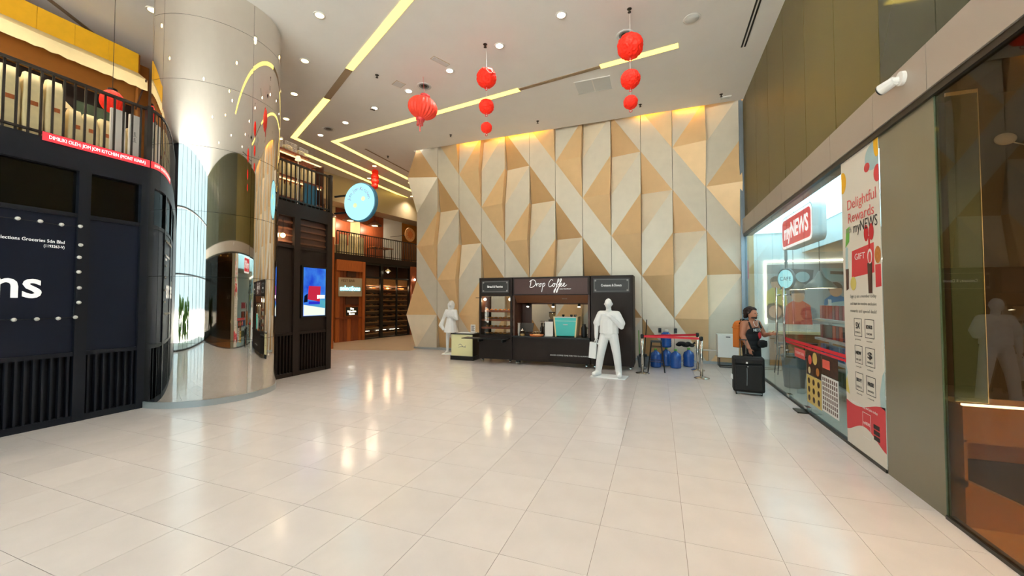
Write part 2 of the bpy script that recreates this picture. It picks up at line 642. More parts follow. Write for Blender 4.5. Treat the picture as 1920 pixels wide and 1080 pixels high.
struct(bx('baseboard_back', 'skirt', -8.25, XR, YB - 0.03, YB + 0.33, 0, 0.07))
# amber wash lights tucked in the gap between ceiling and folded wall
for x0, x1 in ((-6.35, -5.65), (-5.2, -3.1), (-0.55, 0.3), (0.5, 1.2)):
    bx('wall_wash_light', 'led_y', x0, x1, YB - 0.2, YB - 0.17, CEIL + 0.1, CEIL + 0.14, ceiling)

# ---- right wall: olive panels, aluminium beam, shop glass
wall_right = struct(bx('wall_right', 'darkbrown', XR + 0.05, XR + 0.3, -5, YB + 0.33, 3.87, CEIL))
brk = [11.93, 11.55, 10.47, 9.39, 8.31, 7.23, 6.15, 5.07, 4.2, 3.12, 2.04, 0.96, -0.12, -1.2, -2.28, -3.36, -5.0]
for a, b in zip(brk[:-1], brk[1:]):
    if b >= 5.0:
        bx('wall_panel', 'olive', XR + 0.02, XR + 0.05, b + 0.007, a - 0.007, 3.87, CEIL, wall_right)
    else:
        bx('wall_panel', 'green_glass', XR + 0.02, XR + 0.05, b + 0.006, a - 0.006, 3.87, CEIL, wall_right)
beam = struct(bx('trim_1', 'alu_dark', XR - 0.02, XR + 0.2, -5, YB - 0.02, 3.46, 3.88))
for a, b in zip(brk[1:-1], brk[2:]):
    bx('beam_cladding', 'alu', XR - 0.05, XR, b + 0.004, a - 0.004, 3.49, 3.88, beam)
bx('beam_cladding', 'alu', XR - 0.05, XR, 11.554, 11.97, 3.49, 3.88, beam)
bx('glass_track', 'alu_dark', XR - 0.035, XR + 0.05, -5, 11.95, 3.43, 3.487, beam)
post = struct(bx('trim_2', 'alu_blue', XR - 0.09, XR - 0.03, YB - 0.19, YB - 0.13, 0, CEIL))
struct(bx('trim_3', 'alu_blue', XR - 0.02, XR + 0.06, YB - 0.12, YB - 0.04, 0, CEIL))

window_1 = struct(bx('window_1', 'alu_dark', XR - 0.02, XR + 0.04, 5.07, 11.9, 0.0, 0.035))
for a, b in ((5.95, 7.35), (7.35, 8.24), (8.24, 9.18), (9.18, 10.5), (10.5, 11.86)):
    bx('pane', 'glass', XR - 0.006, XR + 0.006, a + 0.004, b - 0.004, 0.035, 3.44, window_1)
bx('patch_fitting', 'steel', XR - 0.03, XR + 0.03, 7.28, 7.42, 0.035, 0.09, window_1)
bx('patch_fitting', 'steel', XR - 0.03, XR + 0.03, 8.17, 8.31, 0.035, 0.09, window_1)
bx('floor_hinge', 'alu_dark', XR - 0.16, XR + 0.05, 7.25, 7.5, 0.0, 0.02, window_1)
# door pull bars on the glass
for py in (8.20, 8.66):
    h = MB()
    h.cyl((XR - 0.075, py, 0.72), (XR - 0.075, py, 1.98), 0.018, n=12)
    for z in (0.86, 1.84):
        h.cyl((XR - 0.075, py, z), (XR - 0.006, py, z), 0.012, n=8)
    h.build('pull_handle', 'steel', window_1, smooth=True)

wall_film = struct(bx('wall_film_panel', 'grey_film', XR - 0.006, XR + 0.02, 4.205, 5.065, 0.0, 3.44))
window_2 = struct(bx('window_2', 'alu_dark', XR - 0.02, XR + 0.04, -5, 4.2, 0.0, 0.03))
for a, b in ((2.6, 4.19), (1.0, 2.6), (-0.6, 1.0), (-2.6, -0.6), (-5, -2.6)):
    bx('pane', 'glass_brown', XR - 0.006, XR + 0.006, a + 0.004, b - 0.004, 0.03, 3.44, window_2)
bx('edge_strip', 'glass_green', XR - 0.012, XR + 0.012, 4.186, 4.2, 0.03, 3.44, window_2)

# ---- brown shop behind the near glass
struct(bx('wall_brown_shop', 'darkbrown', XR + 0.02, 7.0, 4.45, 4.95, 0, 3.48))
struct(bx('wall_brown_shop_back', 'darkbrown', 6.0, 6.2, -5, 4.45, 0, 3.48))
struct(bx('wall_brown_shop_end', 'darkbrown', XR + 0.2, 6.2, -5.2, -5.0, 0, 3.48))
struct(bx('ceiling_brown_shop', 'darkbrown', XR + 0.03, 6.2, -5, 4.45, 3.48, 3.8))
struct(bx('floor_brown_shop', 'copper', XR + 0.02, 6.2, -5, 4.45, -0.15, 0.01))

# ---- convenience store shell
struct(bx('wall_store_back', 'store_white', XR + 0.02, 7.2, 12.34, 12.6, 0, CEIL))
struct(bx('wall_store_side', 'store_white', 7.0, 7.2, 4.95, 12.34, 0, 3.6))
struct(bx('wall_store_front', 'store_white', XR + 0.02, 7.0, 4.95, 5.05, 0, 3.6))
struct(bx('floor_store', 'store_floor', XR + 0.04, 7.2, 5.05, 12.34, -0.15, 0.006))
struct(bx('ceiling_store', 'beige', 3.57, 7.2, 5.05, 12.34, 3.0, 3.12))
struct(bx('trim_4', 'greylt', 3.55, 3.6, 5.05, 12.34, 3.0, 3.55))
struct(bx('ceiling_store_high', 'store_white', XR + 0.05, 3.57, 5.05, 12.34, 3.56, 3.7))
struct(bx('roof_store', 'beige', XR + 0.3, 7.2, -5.2, 12.6, 3.8, 4.0))

# ---- dark facade on the left
wall_left = struct(bx('wall_left', 'navy_frame', XL - 0.5, XL - 0.1, -5, 7.78, 0, 3.75))
bx('fascia', 'navy_frame', XL - 0.12, XL, -5, 3.95, 3.62, 3.98, wall_left)
bx('fascia', 'blackbrown', XL - 0.12, XL, 5.9, 7.78, 3.66, 3.98, wall_left)

def bay(y0, y1, pm='navy', fm='navy_frame', window='black_win'):
    bx('wall_panel', pm, XL - 0.1, XL - 0.05, y0, y1, 1.0, 2.96, wall_left)
    if window:
        bx('window_glass', window, XL - 0.1, XL - 0.085, y0, y1, 3.0, 3.62, wall_left)
    bx('rail', fm, XL - 0.1, XL - 0.02, y0, y1, 2.94, 3.0, wall_left)
    bx('rail', fm, XL - 0.1, XL - 0.02, y0, y1, 0.94, 1.0, wall_left)
    bx('rail', fm, XL - 0.1, XL - 0.01, y0, y1, 0.0, 0.09, wall_left)
    n = max(3, int((y1 - y0) / 0.075))
    me = MB().box(-0.03, 0.03, -0.012, 0.012, 0.09, 0.94).mesh('slat', fm)
    for k in range(n):
        obj('slat', me, wall_left, (XL - 0.06, y0 + (k + 0.5) * (y1 - y0) / n, 0))
for y0, y1 in ((3.2, 3.8), (2.1, 3.07), (1.0, 1.97)):
    bay(y0, y1)
for y0, y1 in ((3.8, 3.97), (3.07, 3.2), (1.97, 2.1), (0.87, 1.0)):
    bx('post', 'navy_frame', XL - 0.1, XL, y0, y1, 0, 3.62, wall_left)
bx('wall_panel', 'navy', XL - 0.1, XL - 0.05, -5, 0.87, 0, 3.62, wall_left)
bay(6.08, 6.66, 'blackbrown', 'blackbrown', None)
bay(6.82, 7.62, 'blackbrown', 'blackbrown', None)
for y0, y1 in ((5.9, 6.08), (6.66, 6.82), (7.62, 7.78)):
    bx('post', 'blackbrown', XL - 0.1, XL, y0, y1, 0, 3.66, wall_left)
# the lit loft seen through the two small windows of the far section
for y0, y1 in ((6.08, 6.66), (6.82, 7.62)):
    bx('loft_back', 'wood_dark', XL - 0.098, XL - 0.09, y0, y1, 3.0, 3.66, wall_left)
    for k in range(4):
        bx('loft_slat', 'soffit_brown', XL - 0.09, XL - 0.06, y0, y1, 3.06 + 0.15 * k, 3.1 + 0.15 * k, wall_left)
lp = thing('loft_lamp', 'small glowing warm lamp in the narrow window beside the mirrored column', 'lamp', (XL - 0.05, 6.4, 3.2))
MB().ball((0, 0, 0), 0.05).build('globe', 'bulb_y', lp, smooth=True)
MB().cyl((0, 0, 0.04), (0, 0, 0.4), 0.006, n=6).build('cord', 'black', lp)
point_light('glow', (0.06, 0, 0), 6, parent=lp)

# mezzanine deck and outer shell
struct(bx('floor_mezzanine', 'blackbrown', -14.5, XL - 0.1, -5, 7.78, 3.75, 3.985))
struct(bx('wall_outer', 'orange_wall', -14.7, -14.5, -5, 22, 0, CEIL))
struct(bx('wall_far', 'beige', -14.5, -8.0, 22, 22.2, 0, CEIL))
struct(bx('wall_mezzanine', 'orange_wall', -11.2, -11.0, -5, 5.4, 3.985, CEIL))
struct(bx('wall_entrance_side', 'navy', -14.5, XL, -5.2, -5.0, 0, CEIL))

# ---- entrance glazing behind the viewer, pavement and hedge outside
window_3 = struct(bx('window_3', 'alu_dark', XL, XR, -5.06, -4.94, 0.0, 0.06))
n = 8
wv = (XR - XL) / n
for k in range(n + 1):
    bx('mullion', 'alu_dark', XL + k * wv - 0.03, XL + k * wv + 0.03, -5.06, -4.94, 0.06, CEIL, window_3)
for z in (2.6, 4.9):
    bx('transom', 'alu_dark', XL, XR, -5.05, -4.95, z, z + 0.06, window_3)
for k in range(n):
    bx('pane', 'glass', XL + k * wv + 0.03, XL + (k + 1) * wv - 0.03, -5.005, -4.995, 0.06, CEIL, window_3)
struct(bx('ground_outside', 'pavement', -40, 40, -60, -5.06, -0.3, -0.01))
hb = MB()
for k in range(70):
    hb.ball((RND.uniform(-6.5, -3.2), RND.uniform(-7.6, -6.9), RND.uniform(0.3, 1.7)), RND.uniform(0.16, 0.3), (1, 1, 1), 8, 6)
tag(hb.build('hedge', 'leaf'), 'clipped green hedge outside the entrance, mirrored in the steel column', 'hedge')

# ================================================================= MIRRORED COLUMN
CC, CR = (XL, 4.93), 1.03
colm = thing('mirror_column', 'tall round mirror-polished steel column against the dark facade', 'column', (CC[0], CC[1], 0))
def arc_wall(a0, a1, z0, z1, r, t=0.02):
    mb = MB()
    n = max(4, int((a1 - a0) / 1.6))
    outer, rest = [], []
    for k in range(n + 1):
        a = rad(a0 + (a1 - a0) * k / n)
        c, s = math.cos(a), math.sin(a)
        P = [Vector(p) for p in ((r * c, r * s, z0), (r * c, r * s, z1), ((r - t) * c, (r - t) * s, z1), ((r - t) * c, (r - t) * s, z0))]
        outer.append([mb.bm.verts.new(P[0]), mb.bm.verts.new(P[1])])   # own vertices, so the mirror face shades as a true cylinder
        rest.append([mb.bm.verts.new(p) for p in P])
    for A, B in zip(outer[:-1], outer[1:]):
        mb._face([A[0], B[0], B[1], A[1]])
    for A, B in zip(rest[:-1], rest[1:]):
        for q in (1, 2, 3):
            mb._face([A[q], B[q], B[(q + 1) % 4], A[(q + 1) % 4]])
    mb._face(rest[0]); mb._face(rest[-1][::-1])
    return mb
def arc_part(name, m, *a):
    o = arc_wall(*a).build(name, m, colm)
    for p in o.data.polygons:
        nrm = p.normal
        if abs(nrm.z) < 0.5 and len(p.vertices) == 4 and p.center.xy.length > a[4] - 0.004 and abs(nrm.x * p.center.x + nrm.y * p.center.y) > 0.9 * a[4]:
            p.use_smooth = True
    return o
arc_wall(-92, 92, 0.0, CEIL, CR - 0.022).build('core', 'black', colm)
zs = [0.1, 1.04, 2.13, 3.22, 4.31, 5.40, 6.49, CEIL]
an = [-91, -77, -3, 71, 91]
for z0, z1 in zip(zs[:-1], zs[1:]):
    for a0, a1 in zip(an[:-1], an[1:]):
        arc_part('mirror_panel', 'chrome', a0 + 0.12, a1 - 0.12, z0 + 0.0025, z1 - 0.0025, CR)
arc_part('plinth', 'skirt', -91, 91, 0.0, 0.1, CR + 0.012, 0.04)

# ================================================================= CEILING FITTINGS
ring_me = MB().lathe([(0.075, -0.004), (0.105, -0.012), (0.11, 0.0), (0.075, 0.0)], 20).mesh('trim_ring', 'white', smooth=True)
lens_me = MB().cyl((0, 0, -0.006), (0, 0, 0.0), 0.074, n=20).mesh('lens', 'bulb')
lensy_me = MB().cyl((0, 0, -0.006), (0, 0, 0.0), 0.074, n=20).mesh('lens', 'bulb_y')
def downlight(x, y, label, group, warm=False, watts=None, z=CEIL):
    t = thing('downlight', label, 'light', (x, y, z), 0, group)
    obj('trim_ring', ring_me, t)
    obj('lens', lensy_me if warm else lens_me, t)
    d = bpy.data.lights.new('beam', 'SPOT')
    d.energy = watts or DOWN_W
    d.spot_size = rad(125)
    d.spot_blend = 1.0
    d.shadow_soft_size = 0.08
    d.color = (1, 0.85, 0.64) if warm else (1, 0.95, 0.91)
    obj('beam', d, t, (0, 0, -0.03))
for k in range(-3, 5):
    downlight(-5.92 - 1.45 * k, 5.48 + 0.96 * k, 'round amber ceiling downlight in the row beside the mirrored column', 'amber downlight row', True)
for k in range(-2, 7):
    downlight(-1.66 - 1.43 * k, 7.07 + 0.42 * k, 'round bright ceiling downlight in the row running towards the corridor', 'white downlight row')
for x, y in ((0.3, 3.4), (-2.4, 3.9), (0.3, 0.4), (-2.4, 0.4), (-5.0, 1.2)):  # unseen lamps added behind the viewer to brighten the hall
    downlight(x, y, 'added out-of-view ceiling downlight brightening the hall from the entrance end', 'added entrance fill lamps')
for x, y in ((-10.6, 12.6), (-10.6, 15.0), (-11.9, 13.8), (-11.9, 17.0), (-9.6, 17.5)):
    downlight(x, y, 'round amber downlight deep in the corridor ceiling', 'corridor downlights', True, 150)

def vent_round(x, y, label):
    t = thing('air_diffuser', label, 'vent', (x, y, CEIL))
    MB().lathe([(0.11, 0.0), (0.17, -0.014), (0.18, 0.0)], 24).build('rim', 'greylt', t, smooth=True)
    MB().cyl((0, 0, -0.004), (0, 0, 0.0), 0.13, n=24).build('throat', 'grey', t)
    MB().lathe([(0.03, -0.02), (0.075, -0.01), (0.085, -0.004), (0.03, -0.002)], 20).build('cone', 'alu_dark', t, smooth=True)
vent_round(-0.58, 8.07, 'round grey ceiling air diffuser behind the top red lantern ball')
vent_round(-5.45, 8.27, 'round grey ceiling air diffuser above the ribbed red lantern')
vent_round(-9.64, 9.33, 'round grey ceiling air diffuser near the corner of the yellow cove')
t = thing('ceiling_speaker', 'plain round speaker grille in the ceiling near the shop front', 'speaker', (0.65, 8.04, CEIL))
MB().lathe([(0.001, -0.012), (0.12, -0.012), (0.14, 0.0)], 28).build('grille', 'greylt', t, smooth=True)
MB().lathe([(0.14, -0.008), (0.155, -0.006), (0.16, 0.0), (0.14, 0.0)], 28).build('rim', 'white', t, smooth=True)
t = thing('air_return_grille', 'pale square return-air grille of two panels in the ceiling', 'vent', (-1.47, 9.72, CEIL))
for sx in (-0.215, 0.215):
    bx('grille_panel', 'greylt', sx - 0.2, sx + 0.2, -0.28, 0.28, -0.012, 0, t)
bx('grille_frame', 'white', -0.44, 0.44, -0.31, -0.29, -0.016, 0, t)
bx('grille_frame', 'white', -0.44, 0.44, 0.29, 0.31, -0.016, 0, t)
sp_rose = MB().lathe([(0.045, 0), (0.035, -0.012), (0.012, -0.014)], 14).mesh('rose', 'alu_dark', smooth=True)
sp_head = MB().cyl((0, 0, -0.06), (0, 0, -0.01), 0.013, n=8).cyl((0, 0, -0.064), (0, 0, -0.06), 0.032, n=10).mesh('head', 'alu_dark')
for x, y in ((-0.45, 7.36), (-3.35, 7.34), (-6.23, 7.46), (-6.27, 11.06), (-3.34, 11.11), (1.58, 11.32), (-0.42, 11.14), (-9.4, 11.9)):
    t = thing('sprinkler', 'small dark sprinkler head sticking out of the ceiling', 'sprinkler', (x, y, CEIL), 0, 'ceiling sprinklers')
    obj('rose', sp_rose, t); obj('head', sp_head, t)
for x, y, lab in ((-4.54, 7.52, 'narrow tan ceiling flap beside a bright downlight'), (-5.99, 7.97, 'small square tan ceiling hatch beside a bright downlight'), (-7.46, 8.79, 'little dark square sensor in the ceiling by the cove')):
    t = thing('ceiling_hatch', lab, 'hatch', (x, y, CEIL), rad(-25))
    dk = 'sensor' in lab
    hx, hy = (0.05, 0.05) if dk else ((0.06, 0.2) if 'narrow' in lab else (0.11, 0.11))
    bx('hatch_frame', 'alu_dark' if dk else 'beige', -hx - 0.015, hx + 0.015, -hy - 0.015, hy + 0.015, -0.006, 0, t)
    bx('hatch_leaf', 'alu_dark' if dk else 'greylt', -hx, hx, -hy, hy, -0.012, -0.004, t)
t = thing('emergency_light', 'low white emergency light on the ceiling in the far corner by the shop front', 'light', (1.7, 11.5, CEIL))
bx('housing', 'white', -0.14, 0.14, -0.06, 0.06, -0.035, 0, t, 0.008)
bx('lens', 'greylt', -0.1, 0.1, -0.04, 0.04, -0.042, -0.034, t)

# ---- red lantern strings
def pom_mesh(r, seed):
    rr = random.Random(seed)
    bm = bmesh.new()
    bmesh.ops.create_icosphere(bm, subdivisions=4, radius=r)
    for v in bm.verts:
        v.co *= 1 + rr.uniform(-0.035, 0.055) - 0.05 * (v.co.z / r) ** 4
    me = bpy.data.meshes.new('tissue_ball')
    bm.to_mesh(me); bm.free()
    me.materials.append(M['lantern'])
    return me
def lantern_string(x, y, zs, label, top=CEIL):
    t = thing('lantern_string', label, 'lantern', (x, y, top))
    for k, (z, r) in enumerate(zs):
        obj('tissue_ball', pom_mesh(r, k + int(x * 10)), t, (0, 0, z - top))
        ring = MB()
        pts = [(0.025 * math.cos(a * PI / 6), 0, z - top - r - 0.035 + 0.025 * math.sin(a * PI / 6)) for a in range(13)]
        ring.tube(pts, 0.006, 5).build('ring', 'belt', t)
    MB().cyl((0, 0, 0), (0, 0, zs[-1][0] - top), 0.004, n=5).build('cord', 'white', t)
lantern_string(-3.35, 7.41, [(6.42, 0.205), (5.81, 0.155), (5.36, 0.115)], 'string of three shrinking red tissue balls over the coffee cart')
lantern_string(-0.447, 7.43, [(6.44, 0.228), (5.82, 0.172), (5.39, 0.126)], 'string of three shrinking red tissue balls nearest the shop front')
lantern_string(-10.9, 13.0, [(7.0, 0.13), (6.82, 0.15), (6.62, 0.15), (6.44, 0.13)], 'cluster of four small red lantern balls hanging in the corridor')
t = thing('ribbed_lantern', 'single ribbed red silk lantern with tassel, tilted', 'lantern', (-5.24, 7.9, CEIL))
tilt = Matrix.Rotation(rad(14), 4, 'Y')
bm = bmesh.new()
bmesh.ops.create_uvsphere(bm, u_segments=48, v_segments=16, radius=1)
for v in bm.verts:
    a = math.atan2(v.co.y, v.co.x)
    k = 1 + 0.035 * math.cos(a * 24)
    v.co = Vector((v.co.x * 0.34 * k, v.co.y * 0.34 * k, v.co.z * 0.265))
    v.co = tilt @ v.co
me = bpy.data.meshes.new('silk_body'); bm.to_mesh(me); bm.free(); me.materials.append(M['lantern2'])
obj('silk_body', me, t, (0, 0, -0.76))
MB().lathe([(0.11, -0.02), (0.12, 0.03), (0.11, 0.06)], 18, (0, 0, 0.25), tilt).build('collar', 'red_letter', t, (0, 0, -0.76))
MB().lathe([(0.1, -0.31), (0.11, -0.25), (0.1, -0.24)], 18, (0, 0, 0), tilt).build('collar', 'red_letter', t, (0, 0, -0.76))
tas = MB()
for k in range(14):
    a = 2 * PI * k / 14
    tas.cyl((-0.07 + 0.06 * math.cos(a), 0.06 * math.sin(a), -1.0), (-0.08 + 0.07 * math.cos(a), 0.07 * math.sin(a), -1.17), 0.012, n=5)
tas.cyl((-0.075, 0, -1.17), (-0.075, 0, -1.32), 0.014, n=6)
tas.build('tassel', 'pink_letter', t)
MB().cyl((0, 0, 0), (0.05, 0, -0.5), 0.004, n=5).build('cord', 'belt', t)

# ---- security camera on the beam
t = thing('security_camera', 'white bullet security camera fixed to the aluminium beam', 'camera', (XR - 0.05, 4.52, 3.76))
MB().cyl((0, 0, 0), (-0.03, 0, 0), 0.062, n=20).build('base', 'white', t, smooth=False)
MB().cyl((-0.03, 0, 0), (-0.075, 0.015, -0.005), 0.026, n=12).build('neck', 'white', t)
MB().cyl((-0.06, 0.0, -0.01), (-0.12, 0.1, -0.035), 0.042, 0.05, n=20).build('body', 'white', t)
MB().cyl((-0.119, 0.098, -0.0345), (-0.128, 0.112, -0.038), 0.05, 0.046, n=20).build('front', 'black', t)
MB().cyl((-0.127, 0.111, -0.038), (-0.130, 0.116, -0.039), 0.02, n=14).build('lens', 'steel', t)

# ================================================================= LEFT: facade things, mezzanine
wl = thing('string_lights', 'string of frosted bulbs framing the navy shop sign', 'string lights', (XL, 2.5, 1.49))
pts = [(2.09, 2.81), (2.29, 2.81), (2.49, 2.81), (2.69, 2.81), (2.89, 2.8), (3.08, 2.81), (3.09, 2.54), (3.08, 2.36), (3.08, 2.15), (3.09, 1.92), (3.09, 1.71), (3.06, 1.5), (2.89, 1.49), (2.69, 1.49), (2.49, 1.49), (2.29, 1.49), (2.09, 1.49)]
for y, z in pts:
    b = MB().lathe([(0.006, 0.0), (0.012, 0.015), (0.026, 0.045), (0.022, 0.065), (0.004, 0.075)], 12, (0, 0, 0), Matrix.Rotation(rad(90), 4, 'Y')).build('bulb', 'bulb_off', wl, (-0.01, y - 2.5, z - 1.49), smooth=True)
    MB().cyl((-0.04, 0, 0), (0.005, 0, 0), 0.013, n=8).build('socket', 'black', b)
MB().tube([(-0.03, y - 2.5, z - 1.49) for y, z in pts], 0.005, 5).build('wire', 'black', wl)
sg = thing('shop_lettering', 'big white sans lettering and small owner line on the navy panel', 'sign', (XL - 0.048, 2.5, 1.7))
text('Selections', 0.52, 'lettering', sg, (0.004, 0.265, 0.24), ROT_LEFT, align='RIGHT', ext=0.004, bold=0.008)
text('Dimiliki Oleh : Selections Groceries Sdn Bhd', 0.062, 'lettering', sg, (0.004, 0.46, 0.86), ROT_LEFT, width=0.95, align='RIGHT', ext=0.002)
text('(1193263-V)', 0.055, 'lettering', sg, (0.004, 0.46, 0.79), ROT_LEFT, width=0.2, align='RIGHT', ext=0.002)

def railing(name, label, y0, y1, x, z0, z1, gap, m, endpost=True):
    t = thing(name, label, 'railing', (x, y0, z0))
    bx('handrail', m, -0.025, 0.025, 0, y1 - y0, z1 - z0 - 0.04, z1 - z0, t)
    bx('bottom_rail', m, -0.02, 0.02, 0, y1 - y0, 0.05, 0.08, t)
    n = int((y1 - y0) / gap)
    me = MB().box(-0.011, 0.011, -0.011, 0.011, 0.0, z1 - z0 - 0.04).mesh('baluster', m)
    for k in range(n + 1):
        obj('baluster', me, t, (0, k * (y1 - y0) / n, 0))
    if endpost:
        bx('newel', m, -0.04, 0.04, y1 - y0 - 0.04, y1 - y0 + 0.04, -0.0, z1 - z0 + 0.03, t)
    return t
railing('balcony_railing', 'dark balcony railing with square balusters above the navy facade', 0.6, 3.9, XL - 0.06, 3.985, 4.93, 0.107, 'rail')
railing('balcony_railing', 'dark balcony railing between the mirrored column and the round sign', 5.9, 7.74, XL - 0.06, 3.985, 4.93, 0.112, 'rail')
bn = thing('banner_strip', 'long red strip sign with white capitals under the balcony railing', 'sign', (XL + 0.005, 2.69, 3.93))
bx('board', 'red_sign', 0, 0.012, 0, 1.2, 0, 0.115, bn)
text('DIMILIKI OLEH: JOM JOM KITCHEN (MONT KIARA)', 0.07, 'white_sign', bn, (0.014, 0.6, 0.057), ROT_LEFT, width=1.08, ext=0.001)

# cream sacks behind the balustrade
def sack_mesh(wd, h, dp):
    mb = MB()
    mb.box(-wd / 2, wd / 2, -dp / 2, dp / 2, 0, h)
    bmesh.ops.subdivide_edges(mb.bm, edges=mb.bm.edges[:], cuts=5, use_grid_fill=True)
    for v in mb.bm.verts:
        z = v.co.z / h
        b = 1 + 0.16 * math.sin(PI * min(1, z * 1.15))
        v.co.x *= b * (1 - 0.18 * max(0, z - 0.85) / 0.15)
        v.co.y *= b * (1 - 0.5 * max(0, z - 0.8) / 0.2)
        v.co.x += 0.006 * math.sin(z * 17 + v.co.y * 30)
    return mb.mesh('sack_body', 'cream', smooth=True)
s_tall, s_low = sack_mesh(0.17, 0.93, 0.16), sack_mesh(0.145, 0.62, 0.15)
lbl_me = MB().box(-0.002, 0.002, -0.04, 0.04, -0.03, 0.03).mesh('printed_mark', 'wood_or')
for k in range(5):
    t = thing('cream_sack', 'tall cream printed sack standing behind the balcony balusters', 'sack', (-8.22, 2.05 + 0.215 * k, 3.985), rad(90), 'tall cream sacks')
    t['label'] = 'tall cream printed sack behind the balcony balusters, ' + ('first', 'second', 'third', 'fourth', 'fifth')[k] + ' from the picture edge'
    obj('sack_body', s_tall, t); obj('printed_mark', lbl_me, t, (0, -0.097, 0.5), (0, 0, rad(90)))
for k in range(5):
    t = thing('cream_sack', 'short cream printed sack standing behind the balcony balusters', 'sack', (-8.25, 3.14 + 0.175 * k, 3.985), rad(90), 'short cream sacks')
    t['label'] = 'short cream printed sack behind the balcony balusters, ' + ('first', 'second', 'third', 'fourth', 'fifth')[k] + ' after the tall ones'
    obj('sack_body', s_low, t); obj('printed_mark', lbl_me, t, (0, -0.09, 0.36), (0, 0, rad(90)))
t = thing('white_display_stand', 'pair of upright white boards standing behind the balcony railing', 'display stand', (-8.02, 3.55, 3.985))
bx('board', 'white', -0.02, 0.02, -0.09, 0.09, 0, 0.78, t)
bx('board', 'white', -0.02, 0.02, 0.14, 0.27, 0, 0.78, t)
bx('foot', 'grey', -0.08, 0.08, -0.09, 0.27, 0, 0.015, t)
text('Jom Jom', 0.05, 'black_letter', t, (0.022, 0.205, 0.42), (rad(90), rad(-90), rad(90)), ext=0.0005)
t = thing('balcony_lantern', 'round red paper lantern behind the balcony railing', 'lantern', (-8.35, 3.62, 4.99))
bm = bmesh.new()
bmesh.ops.create_uvsphere(bm, u_segments=36, v_segments=14, radius=1)
for v in bm.verts:
    a = math.atan2(v.co.y, v.co.x)
    k = 1 + 0.03 * math.cos(a * 18)
    v.co = Vector((v.co.x * 0.15 * k, v.co.y * 0.15 * k, v.co.z * 0.19))
me = bpy.data.meshes.new('paper_body'); bm.to_mesh(me); bm.free(); me.materials.append(M['lantern'])
obj('paper_body', me, t)
MB().cyl((0, 0, 0.18), (0, 0, 0.21), 0.06, n=16).build('collar', 'black', t)
MB().cyl((0, 0, 0.2), (0, 0, 2.1), 0.004, n=5).build('cord', 'black', t)

# awning kiosk on the mezzanine
aw = thing('kiosk_awning', 'yellow fascia with cream scalloped awning over the balcony', 'awning', (-10.0, 0.5, 6.2))
for k in range(9):
    bx('fascia_board', 'yellow', -0.06, 0.0, k * 0.47, k * 0.47 + 0.465, 0.22, 0.62, aw)
cv = MB()
n = 44
top = [(0.02, k * 4.23 / n) for k in range(n + 1)]
vs = []
for k in range(n + 1):
    y = k * 4.23 / n
    sc_ = 0.03 * abs(math.sin(k * PI / 2 * 0.9))
    vs.append((cv.bm.verts.new((0.0, y, 0.22)), cv.bm.verts.new((0.32, y, 0.0)), cv.bm.verts.new((0.33, y, -0.2 - sc_))))
for A, B in zip(vs[:-1], vs[1:]):
    cv._face([A[0], A[1], B[1], B[0]]); cv._face([A[1], A[2], B[2], B[1]])
o = cv.build('canvas', 'awning', aw)
sm = o.modifiers.new('thickness', 'SOLIDIFY'); sm.thickness = 0.008
MB().tube([(0.34, 4.2, 0.0), (0.0, 4.2, -0.55)], 0.015, 8).build('strut', 'wood_dark', aw)
MB().tube([(-0.06, 4.25, 0.62), (-0.06, 4.25, -2.2)], 0.03, 8).build('kiosk_post', 'orange_wall', aw)
kf = thing('kiosk', 'orange kiosk front with a pale arched menu board and dark opening', 'kiosk', (-10.05, 0.5, 3.985))
bx('counter_wall', 'orange_wall', -0.08, -0.02, 0, 4.2, 0, 1.0, kf)
bx('upper_wall', 'orange_wall', -0.08, -0.02, 0, 4.2, 1.75, 2.4, kf)
bx('opening', 'blackbrown', -0.12, -0.08, 0, 4.2, 1.0, 1.75, kf)
MB().poly([(0.02, 0.9, 1.2), (0.02, 3.35, 1.2), (0.02, 3.2, 1.35), (0.02, 2.9, 1.48), (0.02, 1.2, 1.62), (0.02, 0.95, 1.5)], (0.03, 0, 0)).build('menu_board', 'awning', kf)
bx('hatch_window', 'glass_green', 0.0, 0.02, 3.35, 3.95, 0.75, 1.45, kf)
for k in range(9):
    bx('menu_card', 'yellow_pale', 0.052, 0.056, 1.05 + 0.24 * k, 1.23 + 0.24 * k, 1.08, 1.18, kf)
bx('menu_rail', 'wood_dark', 0.05, 0.058, 1.0, 3.25, 1.2, 1.225, kf)
for y in (1.3, 2.8, 4.3):
    downlight(-8.7, y, 'round amber ceiling downlight above the balcony kiosk', 'balcony downlights', True, 190)

# display shelf with canisters behind the second railing
sh = thing('display_shelf', 'wooden display shelf lit amber behind the second balcony railing', 'shelf', (-8.28, 5.7, 3.985))
bx('back_panel', 'wood', -0.2, -0.16, 0, 2.0, 0, 1.3, sh)
for z in (0.12, 0.62, 1.22):
    bx('shelf_board', 'wood', -0.18, 0.2, 0, 1.55 if z > 1 else 2.0, z, z + 0.05, sh)
for y in (0, 1.95):
    bx('side_panel', 'wood_dark', -0.18, 0.2, y, y + 0.04, 0, 1.2, sh)
for z in (0.6, 1.2):
    bx('shelf_light', 'shelf_led', 0.1, 0.16, 0.05, 1.95, z - 0.012, z, sh)
can = MB().lathe([(0.055, 0), (0.06, 0.02), (0.06, 0.3), (0.045, 0.34), (0.045, 0.38)], 14).mesh('canister_body', 'cream', smooth=True)
lid = MB().cyl((0, 0, 0.38), (0, 0, 0.41), 0.05, n=14).mesh('lid', 'wood_or')
